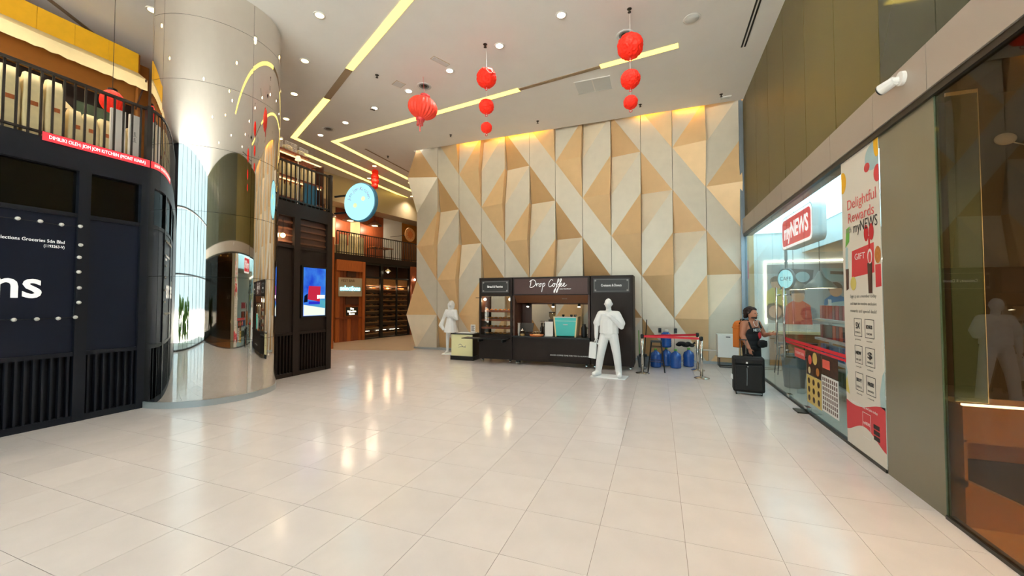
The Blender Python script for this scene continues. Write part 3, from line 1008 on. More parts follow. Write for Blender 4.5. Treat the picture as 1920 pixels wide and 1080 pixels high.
for z in (0.17, 0.67):
    for k in range(12):
        t = thing('canister', 'pale lidded canister on the ' + ('lower' if z < 0.4 else 'upper') + ' board of the amber-lit shelf', 'canister', (-8.21, 5.85 + 0.148 * k, 3.985 + z), 0, 'canisters, ' + ('lower' if z < 0.4 else 'upper') + ' board')
        obj('canister_body', can, t); obj('lid', lid, t)
for k, (y, wd, h) in enumerate(((5.95, 0.3, 0.2), (6.35, 0.34, 0.24), (6.75, 0.3, 0.2), (7.1, 0.24, 0.18))):
    t = thing('wire_basket', ('low white wire basket on top of the display shelf, behind the column', 'tall white wire basket on top of the display shelf', 'white wire basket holding straw on top of the display shelf', 'small white wire basket at the open end of the display shelf')[k], 'basket', (-8.24, y, 5.262))
    mb = MB()
    for q in range(9):
        yy = -wd / 2 + q * wd / 8
        mb.tube([(-0.13, yy, h), (-0.12, yy, 0.0), (0.12, yy, 0.0), (0.13, yy, h)], 0.005, 4)
    for zz in (0.01, h / 2, h):
        mb.tube([(-0.13, -wd / 2, zz), (0.13, -wd / 2, zz), (0.13, wd / 2, zz), (-0.13, wd / 2, zz), (-0.13, -wd / 2, zz)], 0.005, 4)
    mb.build('wire_frame', 'white', t)
    MB().ball((0, 0, h * 0.45), 1, (0.11, wd * 0.42, h * 0.42), 12, 8).build('contents', 'awning', t, smooth=True)
t = thing('blue_notice_board', 'blue notice board behind the railing near the round sign', 'board', (-8.025, 7.22, 3.985))
bx('panel', 'sign_blue_edge', -0.01, 0.01, -0.16, 0.2, 0.08, 0.6, t)
bx('foot', 'grey', -0.045, 0.045, -0.16, 0.2, 0, 0.015, t)
bx('leg', 'grey', -0.008, 0.008, -0.12, -0.1, 0.01, 0.1, t); bx('leg', 'grey', -0.008, 0.008, 0.14, 0.16, 0.01, 0.1, t)
t = thing('balcony_floor_lamp', 'slim floor lamp with small glowing shade behind the second balcony railing', 'lamp', (-8.0, 6.85, 3.985))
MB().cyl((0, 0, 0), (0, 0, 0.02), 0.06, n=16).build('base', 'black', t)
MB().cyl((0, 0, 0.02), (0, 0, 1.1), 0.012, n=8).build('pole', 'white', t)
MB().lathe([(0.07, 0), (0.04, 0.1)], 16, (0, 0, 1.08)).build('shade', 'shelf_led', t, smooth=True)

# wall television
tv = thing('wall_television', 'upright wall television showing a blue picture with a red card', 'television', (XL - 0.05, 6.9, 1.34))
bx('bezel', 'black', 0, 0.05, -0.03, 0.71, -0.02, 1.22, tv)
bx('screen', 'screen_bg', 0.05, 0.054, 0.02, 0.67, 0.02, 1.18, tv)
scr = tv.children[-1]
def flat(name, m, pts, ext, parent):
    return MB().poly(pts, ext).build(name, m, parent)
M['tv_red'] = emission('tv_red', '#c62a44', 0.8); M['tv_dark'] = emission('tv_dark', '#101830', 0.5); M['tv_white'] = emission('tv_white', '#e8f0e0', 0.9); M['tv_blue'] = emission('tv_blue', '#2a2fc0', 0.9)
flat('screen_card', 'tv_red', [(0.055, 0.14, 0.42), (0.055, 0.5, 0.36), (0.055, 0.52, 0.74), (0.055, 0.17, 0.74)], (0.001, 0, 0), scr)
flat('screen_shape', 'tv_dark', [(0.055, 0.03, 0.34), (0.055, 0.14, 0.36), (0.055, 0.14, 0.56), (0.055, 0.05, 0.5)], (0.001, 0, 0), scr)
flat('screen_strip', 'tv_blue', [(0.055, 0.17, 0.3), (0.055, 0.5, 0.3), (0.055, 0.5, 0.37), (0.055, 0.17, 0.37)], (0.001, 0, 0), scr)
flat('screen_ground', 'tv_white', [(0.0545, 0.03, 0.03), (0.0545, 0.66, 0.03), (0.0545, 0.66, 0.2), (0.0545, 0.03, 0.29)], (0.001, 0, 0), scr)
flat('screen_glow', 'bulb', [(0.0565, 0.42, 0.44), (0.0565, 0.64, 0.45), (0.0565, 0.64, 0.52), (0.0565, 0.42, 0.52)], (0.001, 0, 0), scr)

# round projecting light-box sign
t = thing('round_sign', 'round cyan light-box sign projecting from the balcony corner', 'sign', (-7.0, 7.84, 4.2))
MB().lathe([(0.001, -0.06), (0.47, -0.06), (0.49, -0.05), (0.49, 0.05), (0.47, 0.06), (0.001, 0.06)], 48, (0, 0, 0), Matrix.Rotation(rad(90), 4, 'X')).build('drum', 'sign_blue_edge', t)
MB().cyl((0, -0.075, 0), (0, -0.06, 0), 0.465, n=48).build('face', 'cyan_sign', t)
bx('arm', 'black', -0.85, -0.4, -0.02, 0.02, 0.2, 0.24, t); bx('arm', 'black', -0.85, -0.4, -0.02, 0.02, -0.24, -0.2, t)
M['soft_purple'] = mat('soft_purple_print', '#8a78b0', 0.5, emit=0.3); M['soft_yellow'] = mat('soft_yellow_print', '#c9eaa8', 0.5, emit=0.55)
word = 'Jom Jom Kitchen'
for k, ch in enumerate(word):
    if ch == ' ': continue
    a = rad(170 - 160 * (k + 0.5) / len(word))
    text(ch, 0.13, 'soft_purple', t, (0.33 * math.cos(a), -0.077, 0.33 * math.sin(a)), (rad(90), -(a - PI / 2), 0), ext=0.0005)
for dx, dz in ((-0.12, -0.08), (0.13, 0.07)):
    MB().cyl((dx, -0.0765, dz), (dx, -0.0755, dz), 0.06, n=20).build('printed_dot', 'soft_yellow', t)

# ================================================================= CORRIDOR: wooden wine shop and its upper floor
CA = -math.atan2(0.64, 4.09)
CO = Vector((-12.29, 12.4, 0))
CMX = Matrix.Translation(CO) @ Matrix.Rotation(CA, 4, 'Z')
def cw(x, y, z): return CMX @ Vector((x, y, z))
wc = struct(obj('wall_corridor', None, None, CO, (0, 0, CA)))
bx('backing', 'wood_dark', -0.75, -0.6, -0.3, 8.0, 0, 3.4, wc)
for k in range(7):
    bx('plank', 'wood' if k % 3 else 'wood_or', -0.1, -0.02 - 0.012 * (k % 2), k * 0.19 + 0.003, (k + 1) * 0.19 - 0.003, 0, 3.4, wc)
bx('cornice', 'wood_or', -0.02, 0.05, -0.02, 1.4, 2.95, 3.4, wc)
bx('pilaster', 'wood_or', -0.02, 0.06, 1.26, 1.4, 0.0, 3.4, wc)
bx('dado', 'wood', -0.02, 0.03, 0.0, 1.26, 0.95, 1.02, wc)
bx('framed_panel', 'wood_dark', -0.02, 0.02, 0.5, 0.95, 2.72, 3.3, wc)
bx('framed_panel', 'wood_dark', -0.02, 0.02, 0.45, 1.1, 1.55, 1.85, wc)
# black steel frame of the glazed front
for y0, y1 in ((1.4, 1.46), (2.28, 2.44), (3.28, 3.33), (4.08, 4.16)):
    bx('mullion', 'black', -0.06, 0.03, y0, y1, 0, 3.4, wc)
for z0, z1 in ((0, 0.06), (2.72, 2.78), (3.3, 3.42)):
    bx('transom', 'black', -0.05, 0.02, 1.4, 4.16, z0, z1, wc)
for y0, y1 in ((1.46, 2.28), (2.44, 3.28), (3.33, 4.08)):
    bx('pane', 'glass', -0.012, -0.004, y0, y1, 0.06, 2.72, wc)
    bx('ceiling_board', 'wood_tan', -0.55, -0.1, y0, y1, 2.4, 2.7, wc)
bx('fascia', 'blackbrown', -0.6, 0.04, -0.3, 8.0, 3.4, 3.66, wc)
bx('return_wall', 'wood', 0.0, 0.12, 4.16, 4.5, 0, 3.4, wc)
shelf_me = MB().box(-0.52, -0.1, 0.0, 0.8, -0.02, 0.02).mesh('wine_shelf', 'wood_tan')
BT = MB().lathe([(0.004, 0.0), (0.04, 0.002), (0.042, 0.02), (0.042, 0.18), (0.016, 0.24), (0.015, 0.29), (0.004, 0.295)], 8, (0, 0, 0), Matrix.Rotation(rad(90), 4, 'Y'))
M['wine'] = mat('dark_wine_glass', '#2c2118', 0.12); M['wine_lt'] = mat('amber_wine_glass', '#a5673a', 0.15)
bt1 = BT.mesh('wine_bottle', 'wine', smooth=True)
bt2 = bt1.copy(); bt2.materials.clear(); bt2.materials.append(M['wine_lt'])
for y0 in (1.47, 2.46, 3.3):
    for r_ in range(9):
        z = 0.22 + r_ * 0.25
        o = obj('wine_shelf', shelf_me, wc, (0, y0, z))
        for k in range(7):
            if RND.random() < 0.12: continue
            p = cw(-0.42, y0 + 0.07 + k * 0.11, z + 0.064)
            b = obj('wine_bottle', bt1 if RND.random() < 0.6 else bt2, None, p, (0, 0, CA))
            tag(b, 'wine bottle lying on the lit racks behind the corridor shop glass', 'bottle', 'wine bottles on the racks')
    bx('rack_light', 'led', -0.56, -0.54, y0 + 0.1, y0 + 0.7, 0.3, 0.32, wc)
for y in (1.9, 2.9, 3.7):
    p = cw(-0.2, y, 2.3)
    point_light('rack_glow', p, 25, (1, 0.7, 0.42), 0.1)
pl_ = struct(bx('trim_5', 'wood_or', -11.12, -10.9, 10.68, 10.9, 0, 4.0))
t = thing('corridor_lamp', 'small glowing wall lamp under the cornice of the wine shop', 'lamp', cw(0.15, 2.6, 3.05))
MB().lathe([(0.14, 0), (0.1, 0.05), (0.03, 0.12)], 16).build('shade', 'awning', t, smooth=True)
MB().ball((0, 0, -0.01), 0.05).build('bulb', 'bulb', t, smooth=True)
MB().tube([(0, 0, 0.12), (0, 0, 0.24), (-0.15, 0, 0.24)], 0.01, 6).build('arm', 'black', t)
for y, z in ((4.3, 2.75), (4.35, 1.95)):
    t = thing('corridor_bulb', 'bare glowing bulb at the corridor end, higher one' if z > 2.5 else 'bare glowing bulb at the corridor end, lower one', 'lamp', cw(0.2, y, z))
    MB().ball((0, 0, 0), 0.05).build('bulb', 'bulb', t, smooth=True)
    MB().cyl((-0.09, 0, 0), (-0.04, 0, 0), 0.03, n=8).build('socket', 'black', t)
# signs on the wooden front
t = thing('neon_sign_board', 'pale board with dark capitals and blue neon script on the wooden front', 'sign', cw(0.03, 0.08, 1.89), CA)
bx('board', 'beige', 0, 0.02, 0, 1.15, 0, 0.78, t)
text('VEST BAR', 0.16, 'wood_dark', t, (0.022, 0.44, 0.65), ROT_LEFT, width=0.68, ext=0.001)
text('selections', 0.27, 'blue_neon', t, (0.03, 0.56, 0.33), ROT_LEFT, width=0.98, ext=0.006, bold=0.006)
t = thing('small_neon_sign', 'small black sign with three lines of white neon below the neon board', 'sign', cw(0.03, 0.42, 1.08), CA)
bx('board', 'black', 0, 0.02, 0, 0.62, 0, 0.36, t)
bx('frame_edge', 'wood_or', -0.0, 0.03, -0.02, 0.64, -0.02, 0.0, t); bx('frame_edge', 'wood_or', 0, 0.03, -0.02, 0.64, 0.36, 0.38, t)
bx('frame_edge', 'wood_or', 0, 0.03, -0.02, 0.0, 0, 0.36, t); bx('frame_edge', 'wood_or', 0, 0.03, 0.62, 0.64, 0, 0.36, t)
for k, (s_, w_) in enumerate((('The', 0.18), ('Selection', 0.42), ('Room', 0.26))):
    text(s_, 0.11, M['led'], t, (0.024, 0.31, 0.285 - 0.105 * k), ROT_LEFT, width=w_, ext=0.002)
# upper floor
r2 = railing('balcony_railing', 'long thin dark railing of the upper floor above the wine shop', 0, 4.75, 0, 3.66, 4.6, 0.118, 'rail', False)
r2.location = cw(0.0, 0, 3.66); r2.rotation_euler = (0, 0, CA)
wu = struct(obj('wall_corridor_upper', None, None, cw(-1.6, 0, 3.66), (0, 0, CA)))
for k, (y0, y1, m) in enumerate(((-0.6, 0.55, 'wood'), (0.55, 1.1, 'awning'), (1.1, 1.9, 'wood'), (1.9, 2.45, 'awning'), (2.45, 3.9, 'wood'), (3.9, 5.2, 'store_white'))):
    bx('wall_panel', m, -0.1, 0.0, y0 + 0.01, y1 - 0.01, 0, 2.3 if k < 5 else 2.6, wu)
bx('wall_head', 'beige', -0.12, 0.9, -0.6, 8, 2.3, 3.44, wu)
bx('upper_deck', 'wood_dark', -0.3, 1.6, -0.6, 8, -0.1, 0.0, wu)
for k, (y, lab) in enumerate(((0.35, 'brown cone lamp over the upper corridor balcony, nearest the round sign'), (1.5, 'brown cone lamp over the upper corridor balcony, middle one'), (2.9, 'brown cone lamp over the upper corridor balcony, by the dark red panel'))):
    t = thing('cone_lamp', lab, 'lamp', cw(-1.1, y, 5.35))
    MB().lathe([(0.34, 0.0), (0.33, 0.02), (0.06, 0.24), (0.02, 0.27)], 24).build('shade', 'wood_dark', t, smooth=True)
    MB().cyl((0, 0, 0.0), (0, 0, 0.03), 0.14, n=16).build('bulb', 'bulb_y', t)
    MB().cyl((0, 0, 0.26), (0, 0, 0.62), 0.008, n=6).build('cord', 'black', t)
    point_light('cone_glow', (0, 0, -0.12), 30, parent=t)
for k, y in enumerate((0.5, 0.95, 1.4)):
    t = thing('cream_chair', ('cream slip-covered chair behind the corridor balcony, nearest the round sign', 'cream slip-covered chair behind the corridor balcony, middle of three', 'cream slip-covered chair behind the corridor balcony, farthest of three')[k], 'chair', cw(-0.45, y, 3.67), CA)
    bx('seat', 'cream', -0.2, 0.2, -0.17, 0.17, 0, 0.42, t, 0.02)
    bx('backrest', 'cream', 0.14, 0.2, -0.17, 0.17, 0.4, 0.85, t, 0.02)
t = thing('low_table', 'low wooden table with small dishes behind the corridor balcony', 'table', cw(-0.5, 2.7, 3.67), CA)
bx('table_top', 'wood_or', -0.3, 0.3, -0.55, 0.55, 0.5, 0.54, t)
for sx in (-0.25, 0.25):
    for sy in (-0.5, 0.5):
        bx('leg', 'wood_dark', sx - 0.02, sx + 0.02, sy - 0.02, sy + 0.02, 0, 0.5, t)
t = thing('round_wall_sign', 'round orange wall disc with a star motif at the corridor end', 'sign', cw(-0.2, 4.35, 5.05), CA)
dm = Matrix.Rotation(rad(90), 4, 'Y')
MB().lathe([(0.001, 0.03), (0.34, 0.03), (0.36, 0.0), (0.001, 0.0)], 32, (0, 0, 0), dm).build('disc', 'wood_tan', t)
star = []
for k in range(20):
    a = 2 * PI * k / 20
    q = 0.26 if k % 2 else 0.15
    star.append((0.031, q * math.cos(a), q * math.sin(a)))
MB().poly(star, (0.006, 0, 0)).build('motif', 'wood_or', t)
MB().tube([(-1.38, 0, 0.0), (0.0, 0, 0.0)], 0.012, 6).build('bracket', 'black', t)

# ================================================================= COFFEE CARTS
FY = 10.03
def caster(parent, x, y):
    c = MB().cyl((x - 0.02, y, 0.045), (x + 0.02, y, 0.045), 0.045, n=14).build('caster', 'steel', parent)
    MB().box(x - 0.028, x + 0.028, y - 0.02, y + 0.02, 0.06, 0.115).build('fork', 'black', c)
def plaque(parent, x0, x1, z0, z1, s):
    p = bx('plaque', 'plaque', x0, x1, -0.03, -0.018, z0, z1, parent)
    for a, b, c, d in ((x0 + .03, x1 - .03, z0 + .03, z0 + .038), (x0 + .03, x1 - .03, z1 - .038, z1 - .03), (x0 + .03, x0 + .038, z0 + .03, z1 - .03), (x1 - .038, x1 - .03, z0 + .03, z1 - .03)):
        bx('border', 'plaque_line', a, b, -0.033, -0.03, c, d, p)
    for cx in (x0 + .055, x1 - .055):
        for cz in (z0 + .055, z1 - .055):
            bx('corner', 'plaque_line', cx - 0.022, cx + 0.022, -0.033, -0.03, cz - 0.022, cz + 0.022, p)
    text(s, 0.085, 'lettering', p, ((x0 + x1) / 2, -0.032, (z0 + z1) / 2), ROT_FRONT, width=(x1 - x0) * 0.56, ext=0.001)
# -- pastry cart
c1 = thing('pastry_cart', 'dark brown cart with lit glass pastry case, at the yellow-table end', 'cart', (-4.25, FY, 0))
HW, DP, TOP = 0.495, 0.72, 2.36
bx('base_cabinet', 'blackbrown', -HW, HW, 0, DP, 0.11, 0.74, c1)
bx('counter', 'blackbrown', -HW, HW, 0, DP, 0.74, 0.78, c1)
bx('head', 'blackbrown', -HW, HW, 0, DP, 1.85, TOP, c1)
for x in (-HW, HW - 0.06):
    for y in (0, DP - 0.06):
        bx('corner_post', 'blackbrown', x, x + 0.06, y, y + 0.06, 0.78, 1.85, c1)
bx('side_wall', 'wood_dark', -HW + 0.02, -HW + 0.04, 0.06, DP - 0.06, 0.78, 1.85, c1)
bx('glass_front', 'glass', -HW + 0.06, HW - 0.06, 0.005, 0.013, 0.78, 1.85, c1)
for k, z in enumerate((0.99, 1.21, 1.45)):
    bx('shelf', 'wood', -HW + 0.06, HW - 0.06, 0.03, DP - 0.03, z - 0.05, z, c1)
bx('ledge', 'black', -HW - 0.37, HW - 0.06, -0.36, 0.0, 0.68, 0.7, c1)
bx('bracket', 'black', -HW + 0.1, -HW + 0.13, -0.3, 0.0, 0.6, 0.68, c1); bx('bracket', 'black', HW - 0.2, HW - 0.17, -0.3, 0.0, 0.6, 0.68, c1)
bx('flag_rod', 'black', -HW - 0.16, -HW, 0.1, 0.115, 1.8, 1.815, c1)
plaque(c1, -0.41, 0.41, 1.94, 2.28, 'Bread & Pastries')
for x in (-0.38, 0.38):
    MB().ball((x, 0.14, 1.76), 0.038).build('case_lamp', 'bulb', c1, smooth=True)
    point_light('case_glow', (x * 0.8, 0.2, 1.72), 5, (1, 0.78, 0.45), 0.03, c1)
for x in (-HW + 0.08, HW - 0.08):
    for y in (0.08, DP - 0.08): caster(c1, x, y)
# pastries: crescent and round ones on the shelves
cro = MB()
prev = None
pts = [(0.055 * math.cos(a), 0.045 * math.sin(a) - 0.02, 0.03) for a in [PI * k / 8 for k in range(9)]]
for k, (a, b) in enumerate(zip(pts[:-1], pts[1:])):
    rk = lambda q: 0.008 + 0.02 * math.sin(PI * q / 8)
    cro.cyl(a, b, rk(k), rk(k + 1), 8)
cro_me = cro.mesh('croissant', 'pastry', smooth=True)
bun_me = MB().lathe([(0.03, 0), (0.045, 0.012), (0.042, 0.03), (0.02, 0.042), (0.002, 0.044)], 12).mesh('bun', 'pastry', smooth=True)
for k, (z, wh) in enumerate(((0.781, 'the lowest shelf'), (0.991, 'the lower middle shelf'), (1.211, 'the upper middle shelf'), (1.451, 'the top shelf'))):
    for q in range(6):
        cr_ = (k % 2 == 0)
        o = obj('croissant' if cr_ else 'bun', cro_me if cr_ else bun_me, None, (-4.25 - 0.34 + q * 0.135, FY + 0.2, z), (0, 0, RND.uniform(-0.3, 0.3)))
        tag(o, ('golden crescent pastry on ' if cr_ else 'round golden bun on ') + wh + ' of the glass case', 'pastry', 'pastries on ' + wh)
# -- main coffee cart
c2 = thing('coffee_cart', 'long dark coffee cart with open counter and white script sign', 'cart', (-2.69, FY, 0))
HW = 1.045
bx('base_cabinet', 'blackbrown', -HW, HW, 0, DP, 0.11, 0.74, c2)
bx('counter', 'black', -HW, HW, -0.1, DP, 0.74, 0.775, c2)
bx('sign_board', 'brown_sign', -HW + 0.05, HW - 0.05, -0.02, 0.0, 1.9, 2.31, c2)
bx('head', 'blackbrown', -HW, HW, 0, DP, 1.87, TOP, c2)
MB().poly([(-HW + 0.03, 0.0, 1.87), (-HW + 0.03, 0.2, 1.66), (-HW + 0.03, 0.24, 1.66), (-HW + 0.03, 0.06, 1.87)], (2 * HW - 0.06, 0, 0)).build('sloped_soffit', 'soffit_brown', c2)
bx('end_wall', 'wood_dark', -HW, -HW + 0.05, 0.02, DP, 0.775, 1.87, c2)
bx('end_wall', 'wood_dark', HW - 0.05, HW, 0.02, DP, 0.775, 1.87, c2)
bx('back_upright', 'wood_dark', -HW + 0.05, -HW + 0.32, DP - 0.05, DP, 0.775, 1.87, c2)
bx('back_upright', 'wood_dark', HW - 0.16, HW - 0.05, DP - 0.05, DP, 0.775, 1.87, c2)
bx('back_head', 'wood_dark', -HW + 0.05, HW - 0.05, DP - 0.05, DP, 1.62, 1.87, c2)
text('since', 0.07, 'plaque_line', c2, (0.38, 0.05, 1.78), (rad(130), 0, 0), ext=0.0005)
for x in (-0.7, 0.02, 0.72):
    l_ = MB().cyl((x, 0.3, 1.66), (x, 0.26, 1.56), 0.032, 0.04, 12).build('spot_lamp', 'black', c2)
    MB().cyl((x, 0.2605, 1.561), (x, 0.259, 1.557), 0.034, n=12).build('lamp_lens', 'bulb', l_)
    d = bpy.data.lights.new('spot_beam', 'SPOT'); d.energy = 14; d.spot_size = rad(100); d.spot_blend = 1; d.color = (1, 0.78, 0.48); d.shadow_soft_size = 0.03
    obj('spot_beam', d, c2, (x, 0.26, 1.55))
for x in (-HW + 0.1, -HW + 0.16, HW - 0.1):
    for y in (0.08, DP - 0.08): caster(c2, x if y < 0.3 or x > 0 else x - 0.0, y)
drop = [
    [(0.03, 0.30), (0.0, 0.10), (-0.03, 0.02), (0.06, 0.0), (0.2, 0.09), (0.24, 0.22), (0.16, 0.32), (0.04, 0.31), (-0.04, 0.24)],
    [(0.27, 0.17), (0.28, 0.05), (0.29, 0.12), (0.35, 0.17), (0.37, 0.14)],
    [(0.45, 0.16), (0.39, 0.12), (0.39, 0.05), (0.44, 0.04), (0.48, 0.1), (0.45, 0.16), (0.52, 0.15)],
    [(0.56, 0.17), (0.54, 0.0), (0.50, -0.2)],
    [(0.55, 0.1), (0.61, 0.18), (0.65, 0.14), (0.62, 0.06), (0.56, 0.04)],
]
coffee = [
    [(1.0, 0.28), (0.93, 0.33), (0.84, 0.22), (0.81, 0.08), (0.87, 0.02), (0.97, 0.08)],
    [(1.04, 0.16), (0.99, 0.11), (1.0, 0.04), (1.05, 0.04), (1.08, 0.11), (1.04, 0.16), (1.12, 0.14)],
    [(1.13, 0.1), (1.24, 0.24), (1.26, 0.33), (1.22, 0.33), (1.17, 0.1), (1.06, -0.22), (1.05, -0.14), (1.2, 0.06)],
    [(1.22, 0.08), (1.34, 0.24), (1.37, 0.33), (1.33, 0.33), (1.28, 0.1), (1.17, -0.22), (1.16, -0.14), (1.3, 0.06)],
    [(1.31, 0.09), (1.38, 0.12), (1.38, 0.17), (1.34, 0.15), (1.33, 0.06), (1.38, 0.03), (1.43, 0.08)],
    [(1.43, 0.09), (1.5, 0.12), (1.5, 0.17), (1.46, 0.15), (1.45, 0.06), (1.5, 0.03), (1.6, 0.1)],
]
K = 0.62
strokes([[(x * K, y * K) for x, y in l] for l in drop + coffee], 0.008, 'lettering', c2, (-0.53, -0.024, 2.08), ROT_FRONT)
text('DAILY COMPANY', 0.045, 'lettering', c2, (0.42, -0.022, 2.03), ROT_FRONT, width=0.3, ext=0.0005)
text('GOOD COFFEE TIME FOR YOU IS ALWAYS', 0.05, 'lettering_flat', c2, (0.5, -0.001, 0.3), ROT_FRONT, width=1.0, ext=0.0005)
# -- closed cart
c3 = thing('storage_cart', 'tall closed dark cart behind the white man statue', 'cart', (-1.1, FY, 0))
HW = 0.515
bx('body', 'blackbrown', -HW, HW, 0, DP + 0.05, 0.11, TOP, c3)
bx('door', 'blackbrown', -HW + 0.05, HW - 0.05, -0.015, 0, 0.16, 1.83, c3)
plaque(c3, -0.45, 0.44, 1.93, 2.29, 'Croissants & Donuts')
for x in (-HW + 0.08, HW - 0.08):
    for y in (0.08, DP - 0.08): caster(c3, x, y)
# -- things on the counter (top at 0.775)
def on_counter(name, label, cat, x, y): return thing(name, label, cat, (-2.69 + x, FY + y, 0.7755))
t = on_counter('espresso_machine', 'teal espresso machine with cream sides on the coffee counter', 'coffee machine', 0.39, 0.3)
MB().poly([(-0.27, -0.2, 0.02), (0.27, -0.2, 0.02), (0.3, -0.2, 0.5), (-0.3, -0.2, 0.5)], (0, 0.4, 0)).build('body', 'teal', t, bevel=0.015)
for s_ in (-1, 1):
    MB().poly([(s_ * 0.275, -0.21, 0.0), (s_ * 0.24, -0.21, 0.0), (s_ * 0.29, -0.21, 0.53), (s_ * 0.325, -0.21, 0.53)], (0, 0.42, 0)).build('side_panel', 'awning', t)
bx('top_tray', 'greylt', -0.31, 0.31, -0.2, 0.2, 0.5, 0.52, t)
bx('badge', 'greylt', -0.06, 0.06, -0.208, -0.2, 0.31, 0.33, t)
bx('trim_line', 'greylt', -0.28, 0.28, -0.206, -0.2, 0.41, 0.42, t)
for x in (-0.22, 0.22):
    MB().cyl((x, -0.12, 0), (x, -0.12, 0.03), 0.02, n=10).build('foot', 'black', t)
cupme = MB().lathe([(0.022, 0), (0.034, 0.02), (0.036, 0.06), (0.033, 0.06), (0.03, 0.022), (0.002, 0.02)], 12).mesh('cup', 'black', smooth=True)
for k, x in enumerate((0.62 - 0.39, 0.3 - 0.39, 0.52 - 0.39)):
    o = obj('cup', cupme, None, (-2.69 + 0.39 + x, FY + 0.25, 0.7755 + 0.5205))
    tag(o, 'small black cup on top of the teal espresso machine', 'cup', 'cups on the espresso machine')
t = on_counter('paper_stand', 'white sheet in a stand beside the teal espresso machine', 'sign', -0.06, 0.12)
bx('sheet', 'white', -0.11, 0.11, -0.004, 0.004, 0.02, 0.39, t); bx('foot', 'greylt', -0.11, 0.11, -0.05, 0.05, 0, 0.02, t)
t = on_counter('coffee_grinder', 'black coffee grinder with clear hopper behind the white sheet', 'grinder', -0.05, 0.42)
bx('body', 'black', -0.08, 0.08, -0.1, 0.1, 0, 0.44, t, 0.01)
MB().lathe([(0.04, 0.44), (0.085, 0.52), (0.085, 0.62), (0.08, 0.62)], 16).build('hopper', 'glass_brown', t, smooth=True)
MB().cyl((0, 0, 0.62), (0, 0, 0.64), 0.088, n=16).build('lid', 'black', t)
bot_me = MB().lathe([(0.033, 0), (0.035, 0.01), (0.035, 0.2), (0.013, 0.26), (0.013, 0.31), (0.016, 0.31), (0.016, 0.33), (0.002, 0.33)], 12).mesh('bottle_body', 'wine', smooth=True)
pump_me = MB().tube([(0, 0, 0.33), (0, 0, 0.38), (-0.04, 0, 0.385)], 0.006, 6).mesh('pump', 'wood_dark')
for k in range(6):
    t = on_counter('syrup_bottle', 'dark syrup bottle in the cluster beside the grinder', 'bottle', -0.34 + 0.08 * (k % 3), 0.36 + 0.1 * (k // 3))
    t['group'] = 'syrup bottles on the coffee counter'
    obj('bottle_body', bot_me, t); obj('pump', pump_me, t)
t = on_counter('wooden_tray', 'round wooden tray on the front of the coffee counter', 'tray', -0.37, -0.0)
MB().lathe([(0.001, 0.0), (0.17, 0.0), (0.19, 0.05), (0.18, 0.05), (0.165, 0.012), (0.001, 0.012)], 24).build('tray_body', 'wood_or', t, smooth=True)
MB().lathe([(0.001, 0.012), (0.12, 0.012), (0.1, 0.04), (0.001, 0.05)], 18).build('contents', 'awning', t, smooth=True)
t = on_counter('cash_register', 'black point-of-sale screen on the coffee counter', 'register', -0.72, 0.25)
bx('base', 'black', -0.14, 0.14, -0.1, 0.12, 0, 0.05, t); bx('stem', 'black', -0.03, 0.03, 0.0, 0.04, 0.05, 0.14, t)
MB().poly([(-0.18, -0.06, 0.1), (0.18, -0.06, 0.1), (0.18, 0.04, 0.33), (-0.18, 0.04, 0.33)], (0, 0.03, 0.0)).build('screen', 'black', t)
t = on_counter('tip_jar', 'small metal-lidded glass jar at the end of the coffee counter', 'jar', -0.76, -0.02)
MB().lathe([(0.06, 0), (0.075, 0.02), (0.075, 0.1), (0.05, 0.13)], 16).build('glass_body', 'glass_brown', t, smooth=True)
MB().lathe([(0.055, 0.13), (0.05, 0.16), (0.015, 0.18), (0.015, 0.2)], 16).build('lid', 'steel', t, smooth=True)
MB().cyl((0, 0, 0.005), (0, 0, 0.06), 0.06, n=14).build('contents', 'awning', t)
t = on_counter('cup_stack', 'stack of white paper cups at the dark end of the counter', 'cups', -0.9, 0.1)
for k in range(5):
    MB().lathe([(0.03, 0.0), (0.042, 0.1), (0.044, 0.1)], 12, (0, 0, 0.06 * k)).build('paper_cup', 'white', t, smooth=True)
for k in range(3):
    t = on_counter('glass_tumbler', 'small clear tumbler in the row beside the register', 'glass', -0.5 + 0.075 * k, 0.27); t['group'] = 'tumblers on the coffee counter'
    MB().lathe([(0.025, 0), (0.03, 0.1), (0.028, 0.1), (0.023, 0.006), (0.001, 0.006)], 12).build('tumbler_body', 'glass', t, smooth=True)
    MB().lathe([(0.03, 0.1), (0.031, 0.104), (0.028, 0.104)], 12).build('rim', 'greylt', t)
t = on_counter('thermos_flask', 'black thermos flask at the statue end of the coffee counter', 'flask', 0.86, 0.2)
MB().lathe([(0.07, 0), (0.075, 0.02), (0.075, 0.24), (0.045, 0.3), (0.045, 0.34)], 16).build('flask_body', 'black', t, smooth=True)
MB().tube([(0.07, 0, 0.06), (0.12, 0, 0.1), (0.12, 0, 0.22), (0.07, 0, 0.25)], 0.01, 6).build('handle', 'black', t)

